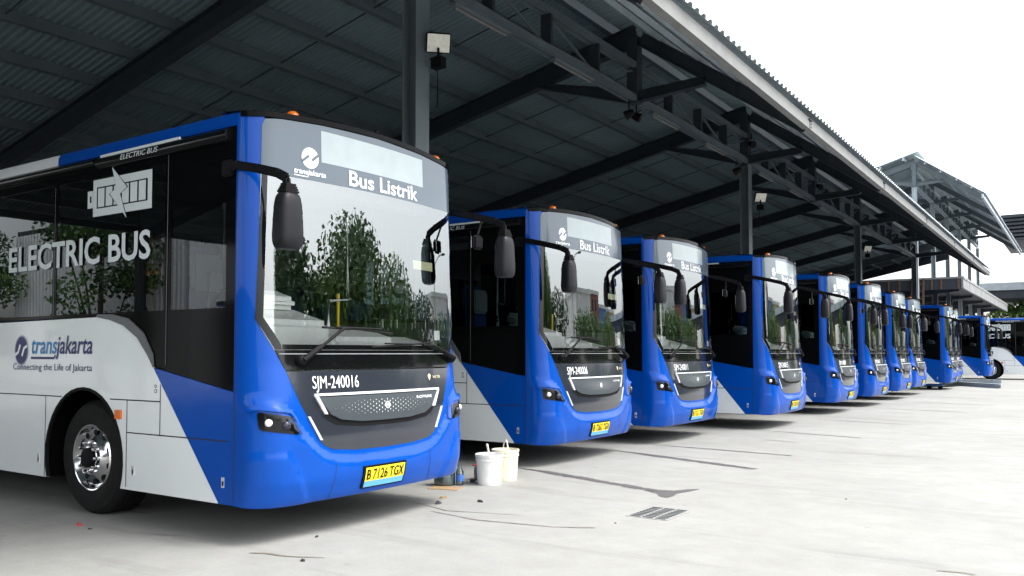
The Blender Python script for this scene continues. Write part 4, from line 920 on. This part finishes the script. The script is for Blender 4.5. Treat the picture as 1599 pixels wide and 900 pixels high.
# ------------------------------------------------------------------ small things on the ground
def bucket(x, y, lab, mt, hmat, tilt, h=0.335, r=0.148):
    root = empty('plastic_bucket', (x, y, 0)); tag(root, lab, 'bucket', 'white paint buckets')
    bm = newbm(); lathe(bm, [(0, 0.004), (r * 0.86, 0.0), (r * 0.88, 0.012), (r * 0.985, h - 0.075), (r * 1.05, h - 0.072), (r * 1.05, h - 0.055), (r * 1.0, h - 0.052), (r * 1.01, h - 0.03), (r * 1.07, h - 0.028), (r * 1.07, h), (r * 1.0, h), (r * 0.97, h - 0.02), (r * 0.9, 0.03), (0, 0.02)], 36); link('pail', fin(bm), mt, root, True, 30)
    bm = newbm(); pts = []
    for k in range(13):
        a = math.pi * k / 12; pts.append(Vector((0.35 * r * 0 + math.cos(a) * r * 1.04 * tilt[2], math.cos(a) * r * 1.04, h - 0.03)) * 1 + Vector((tilt[0] * math.sin(a), tilt[1] * math.sin(a), math.sin(a) * 0.125)))
    tube(bm, pts, 0.008, 6); tube(bm, pts[5:8], 0.014, 8); link('handle', bm, hmat, root, True)
bucket(-5.50, 7.72, 'white plastic bucket, the nearer of two beside the first bus', BUCKET, WIRE, (-0.03, 0.0, -0.8))
bucket(-5.53, 8.08, 'cream-rimmed bucket standing just behind the white one', CREAM, WIRE, (0.0, 0.01, -0.9), 0.35)
root = empty('water_jug', (-5.86, 7.38, 0)); tag(root, 'clear plastic jug with a blue label under the nearest bus corner', 'jug')
bm = newbm(); lathe(bm, [(0, 0.0), (0.105, 0.0), (0.118, 0.02), (0.118, 0.16), (0.10, 0.21), (0.04, 0.25), (0.035, 0.29), (0, 0.29)], 28); link('jug_shell', fin(bm), JUG, root, True, 30)
bm = newbm(); lathe(bm, [(0, 0.005), (0.10, 0.005), (0.112, 0.025), (0.112, 0.12), (0, 0.12)], 28); link('jug_water', fin(bm), WATER, root, True, 30)
bm = newbm(); lathe(bm, [(0.045, 0.27), (0.045, 0.31), (0, 0.312)], 20); link('jug_cap', fin(bm), LBLUE, root, True, 30)
root = empty('drink_bottle', (-5.72, 7.47, 0)); tag(root, 'small bottle with blue label standing right of the clear jug', 'bottle')
bm = newbm(); lathe(bm, [(0, 0), (0.04, 0), (0.042, 0.15), (0.02, 0.19), (0.018, 0.22), (0, 0.22)], 18); link('bottle_shell', fin(bm), JUG, root, True, 30)
bm = newbm(); lathe(bm, [(0.043, 0.05), (0.0435, 0.12)], 18); link('bottle_label', fin(bm), LBLUE, root, True, 30)
root = empty('paint_tin', (-5.74, 7.95, 0)); tag(root, 'small dark glass tub with a red rim behind the white buckets', 'tub')
bm = newbm(); v = box(bm, -0.09, 0.09, -0.09, 0.09, 0, 0.16); bmesh.ops.bevel(bm, geom=bm.edges[:], offset=0.02, segments=2, affect='EDGES'); link('tub_body', bm, WATER, root, True)
bm = newbm(); box(bm, -0.095, 0.095, -0.095, 0.095, 0.161, 0.176); link('tub_rim', bm, REDP, root)
bm = newbm(); box(bm, -0.025, 0.025, -0.02, 0.02, 0, 0.035); bmesh.ops.bevel(bm, geom=bm.edges[:], offset=0.006, segments=2, affect='EDGES'); o = link('black_cap', bm, SCRAP); o.location = (-5.73, 7.72, 0); tag(o, 'tiny black cap on the ground left of the white bucket', 'cap')
bm = newbm(); v = box(bm, -0.17, 0.17, -0.11, 0.11, 0.0, 0.006); o = link('cardboard_sheet', bm, CARD); o.location = (-5.72, 7.22, 0); o.rotation_euler = (0, 0, 0.3); tag(o, 'flat scrap of cardboard under the clear jug', 'cardboard')

root = empty('drain_grate', (-3.22, 7.18, 0), 0.0); tag(root, 'rectangular slotted drain cover set into the concrete', 'drain cover')
bm = newbm(); box(bm, -0.20, 0.20, -0.29, 0.29, -0.05, 0.004); link('frame_plate', bm, GRATEF, root)
bm = newbm()
for r in range(3):
    for c in range(8): box(bm, -0.175 + r * 0.122, -0.175 + r * 0.122 + 0.095, -0.262 + c * 0.067, -0.262 + c * 0.067 + 0.034, -0.03, 0.0075)
link('slot', bm, SLOTD, root)  # raised dark blocks stand in for the shade inside the open slots

def stain(pts, mt, w=None, seed=0, nm='ground_stain'):
    rd = random.Random(seed); bm = newbm(); L_, R_ = [], []
    pts = [Vector((p[0], p[1], p[2])) for p in pts]; fine = []
    for a, b in zip(pts, pts[1:]):
        for k in range(10): fine.append(a + (b - a) * k / 10)
    fine.append(pts[-1])
    for i, p in enumerate(fine):
        a = fine[max(i - 1, 0)]; b = fine[min(i + 1, len(fine) - 1)]; d = Vector((b.x - a.x, b.y - a.y)).normalized(); n_ = Vector((-d.y, d.x))
        h = max(p.z, 0.004)
        L_.append(bm.verts.new((p.x + n_.x * h * rd.uniform(0.5, 1.25), p.y + n_.y * h * rd.uniform(0.5, 1.25), 0.004))); R_.append(bm.verts.new((p.x - n_.x * h * rd.uniform(0.5, 1.25), p.y - n_.y * h * rd.uniform(0.5, 1.25), 0.004)))
    for i in range(len(fine) - 1): bm.faces.new((L_[i], R_[i], R_[i + 1], L_[i + 1]))
    bmesh.ops.recalc_face_normals(bm, faces=bm.faces)
    tag(link(nm, bm, mt), kind='structure')
stain([(-5.95, 9.0, 0.01), (-5.5, 8.88, 0.07), (-5.0, 8.72, 0.085), (-4.5, 8.54, 0.07), (-4.1, 8.42, 0.075), (-3.90, 8.34, 0.07)], WET, seed=1)
bm = newbm(); patch(bm, [(-3.895, 8.27), (-3.70, 8.17), (-3.60, 8.02), (-3.50, 7.97), (-3.49, 8.12), (-3.52, 8.28), (-3.46, 8.48), (-3.43, 8.68), (-3.52, 8.60), (-3.62, 8.42), (-3.78, 8.38), (-3.895, 8.41)], lambda u, v: (Vector((u, v, 0.004)), Vector((0, 0, 1)))); tag(link('ground_stain', bm, WET), kind='structure')
stain([(-5.9, 11.42, 0.01), (-5.2, 11.18, 0.07), (-4.4, 10.90, 0.085), (-3.45, 10.54, 0.075)], WET, seed=2)
stain([(-5.7, 12.45, 0.01), (-4.8, 12.36, 0.035), (-3.47, 12.2, 0.03)], WET, seed=3)
for k, (xa, ya, xb, yb, w_) in enumerate(((-5.2, 15.9, -3.2, 15.4, 0.035), (-5.0, 19.2, -3.0, 18.8, 0.03), (-5.3, 20.1, -2.2, 19.6, 0.02), (-4.9, 24.0, -2.4, 23.4, 0.04), (-4.8, 27.6, -2.1, 27.0, 0.05), (-4.7, 31.0, -2.4, 30.5, 0.05), (-4.5, 14.2, -3.9, 14.05, 0.02), (-4.4, 22.4, -3.4, 22.2, 0.02))):
    stain([(xa, ya, 0.005), ((xa + xb) / 2, (ya + yb) / 2, w_), (xb, yb, w_ * 0.7)], WET, seed=10 + k)
stain([(-5.05, 4.10, 0.012), (-4.95, 4.16, 0.02), (-4.75, 4.18, 0.012), (-4.5, 4.30, 0.006)], WETB, seed=31)
stain([(-5.0, 6.1, 0.006), (-4.4, 6.0, 0.014), (-3.7, 6.12, 0.008), (-3.4, 6.28, 0.012)], WETB, seed=32)
stain([(-5.5, 6.4, 0.004), (-4.9, 6.2, 0.012), (-4.2, 6.4, 0.004)], WETB, seed=33)
stain([(-0.85, 6.33, 0.012), (-0.7, 6.36, 0.014), (-0.62, 6.34, 0.006)], WETB, seed=34)
stain([(-6.35, 4.05, 0.004), (-6.1, 4.12, 0.008), (-5.95, 4.2, 0.004)], WET, seed=35)
stain([(-7.5, 4.5, 0.01), (-7.3, 4.55, 0.03), (-7.05, 4.58, 0.008)], WETB, seed=36)
bits = [(-7.04, 3.95, 0.035, REDP, 'torn red scrap of plastic near the front wheel'), (-6.82, 3.92, 0.02, SCRAP, 'small black pebble beside the red scrap'), (-5.05, 4.75, 0.022, SCRAP, 'small dark chip of rubbish before the bumper'), (-4.55, 4.15, 0.03, SCRAP, 'thin dark splinter on the open concrete'),
        (-5.35, 6.70, 0.04, CARD, 'crumpled brown scrap beneath the bumper corner'), (-5.2, 6.45, 0.05, SCRAP, 'black twisted strip of rubber under the bumper'), (-4.92, 6.75, 0.04, SCRAP, 'dark sliver on the ground right of the bumper'), (-3.35, 6.55, 0.014, SCRAP, 'little stone near the drain cover'), (-2.0, 8.9, 0.018, SCRAP, 'little stone far out on the open concrete')]
for k, (x, y, s, mt, lab) in enumerate(bits):
    rd = random.Random(k); bm = newbm()
    ring = [(s * rd.uniform(0.5, 1.5) * math.cos(a * 0.9), s * rd.uniform(0.3, 0.7) * math.sin(a * 0.9)) for a in range(7)]
    lo = [bm.verts.new((u, v, 0.0)) for u, v in ring]; hi = [bm.verts.new((u * 0.8, v * 0.8, s * rd.uniform(0.25, 0.6))) for u, v in ring]
    for i in range(7): bm.faces.new((lo[i], lo[(i + 1) % 7], hi[(i + 1) % 7], hi[i]))
    bm.faces.new(hi); fin(bm); o = link('litter_scrap', bm, mt); o.location = (x, y, 0); o.rotation_euler = (0, 0, k); tag(o, lab, 'litter', 'scraps lying on the concrete')

# steel beams lying at the far end, bits under the ninth bus
for k, (a, b, lab) in enumerate((((-5.6, 43.6), (-2.87, 39.9), 'nearer grey steel beam lying on the ground at the far end'), ((-6.4, 46.6), (-3.3, 46.2), 'farther grey steel beam lying across behind the nearer one'))):
    L = Vector((b[0] - a[0], b[1] - a[1], 0)); root = empty('steel_beam', (a[0], a[1], 0), math.atan2(L.y, L.x)); tag(root, lab, 'steel beam', 'steel beams lying on the ground')
    bm = newbm(); ibeam(bm, (0, 0, 0.09), (L.length, 0, 0.09), 0.18, 0.18, t=0.016); link('beam_section', bm, GALV, root)
    bm = newbm()
    for q in (0.1, 0.9): box(bm, L.length * q - 0.01, L.length * q + 0.01, -0.08, 0.08, 0.017, 0.163)
    link('stiffener', bm, GALV, root)
root = empty('wheel_trolley', (-4.95, 37.6, 0)); tag(root, 'small trolley jack on black castors beneath the ninth bus', 'trolley')
bm = newbm(); box(bm, -0.35, 0.25, -0.2, 0.2, 0.14, 0.22); bmesh.ops.bevel(bm, geom=bm.edges[:], offset=0.02, segments=2, affect='EDGES'); link('deck', bm, LBLUE, root)
for x in (-0.25, 0.15):
    for y in (-0.16, 0.16):
        bm = newbm(); lathe(bm, [(0, -0.03), (0.07, -0.03), (0.07, 0.03), (0, 0.03)], 16, 'y', (x, y, 0.07)); link('castor', fin(bm), BLACK, root, True)
root = empty('plastic_crate', (-5.75, 37.6, 0)); tag(root, 'lime green plastic crate on the ground beneath the ninth bus', 'crate')
bm = newbm()
for q in ((-0.22, 0.22, -0.15, 0.15, 0, 0.02), (-0.22, 0.22, -0.15, -0.13, 0.02, 0.2), (-0.22, 0.22, 0.13, 0.15, 0.02, 0.2), (-0.22, -0.20, -0.13, 0.13, 0.02, 0.2), (0.20, 0.22, -0.13, 0.13, 0.02, 0.2)): box(bm, *q)
link('crate_body', bm, LIME, root)
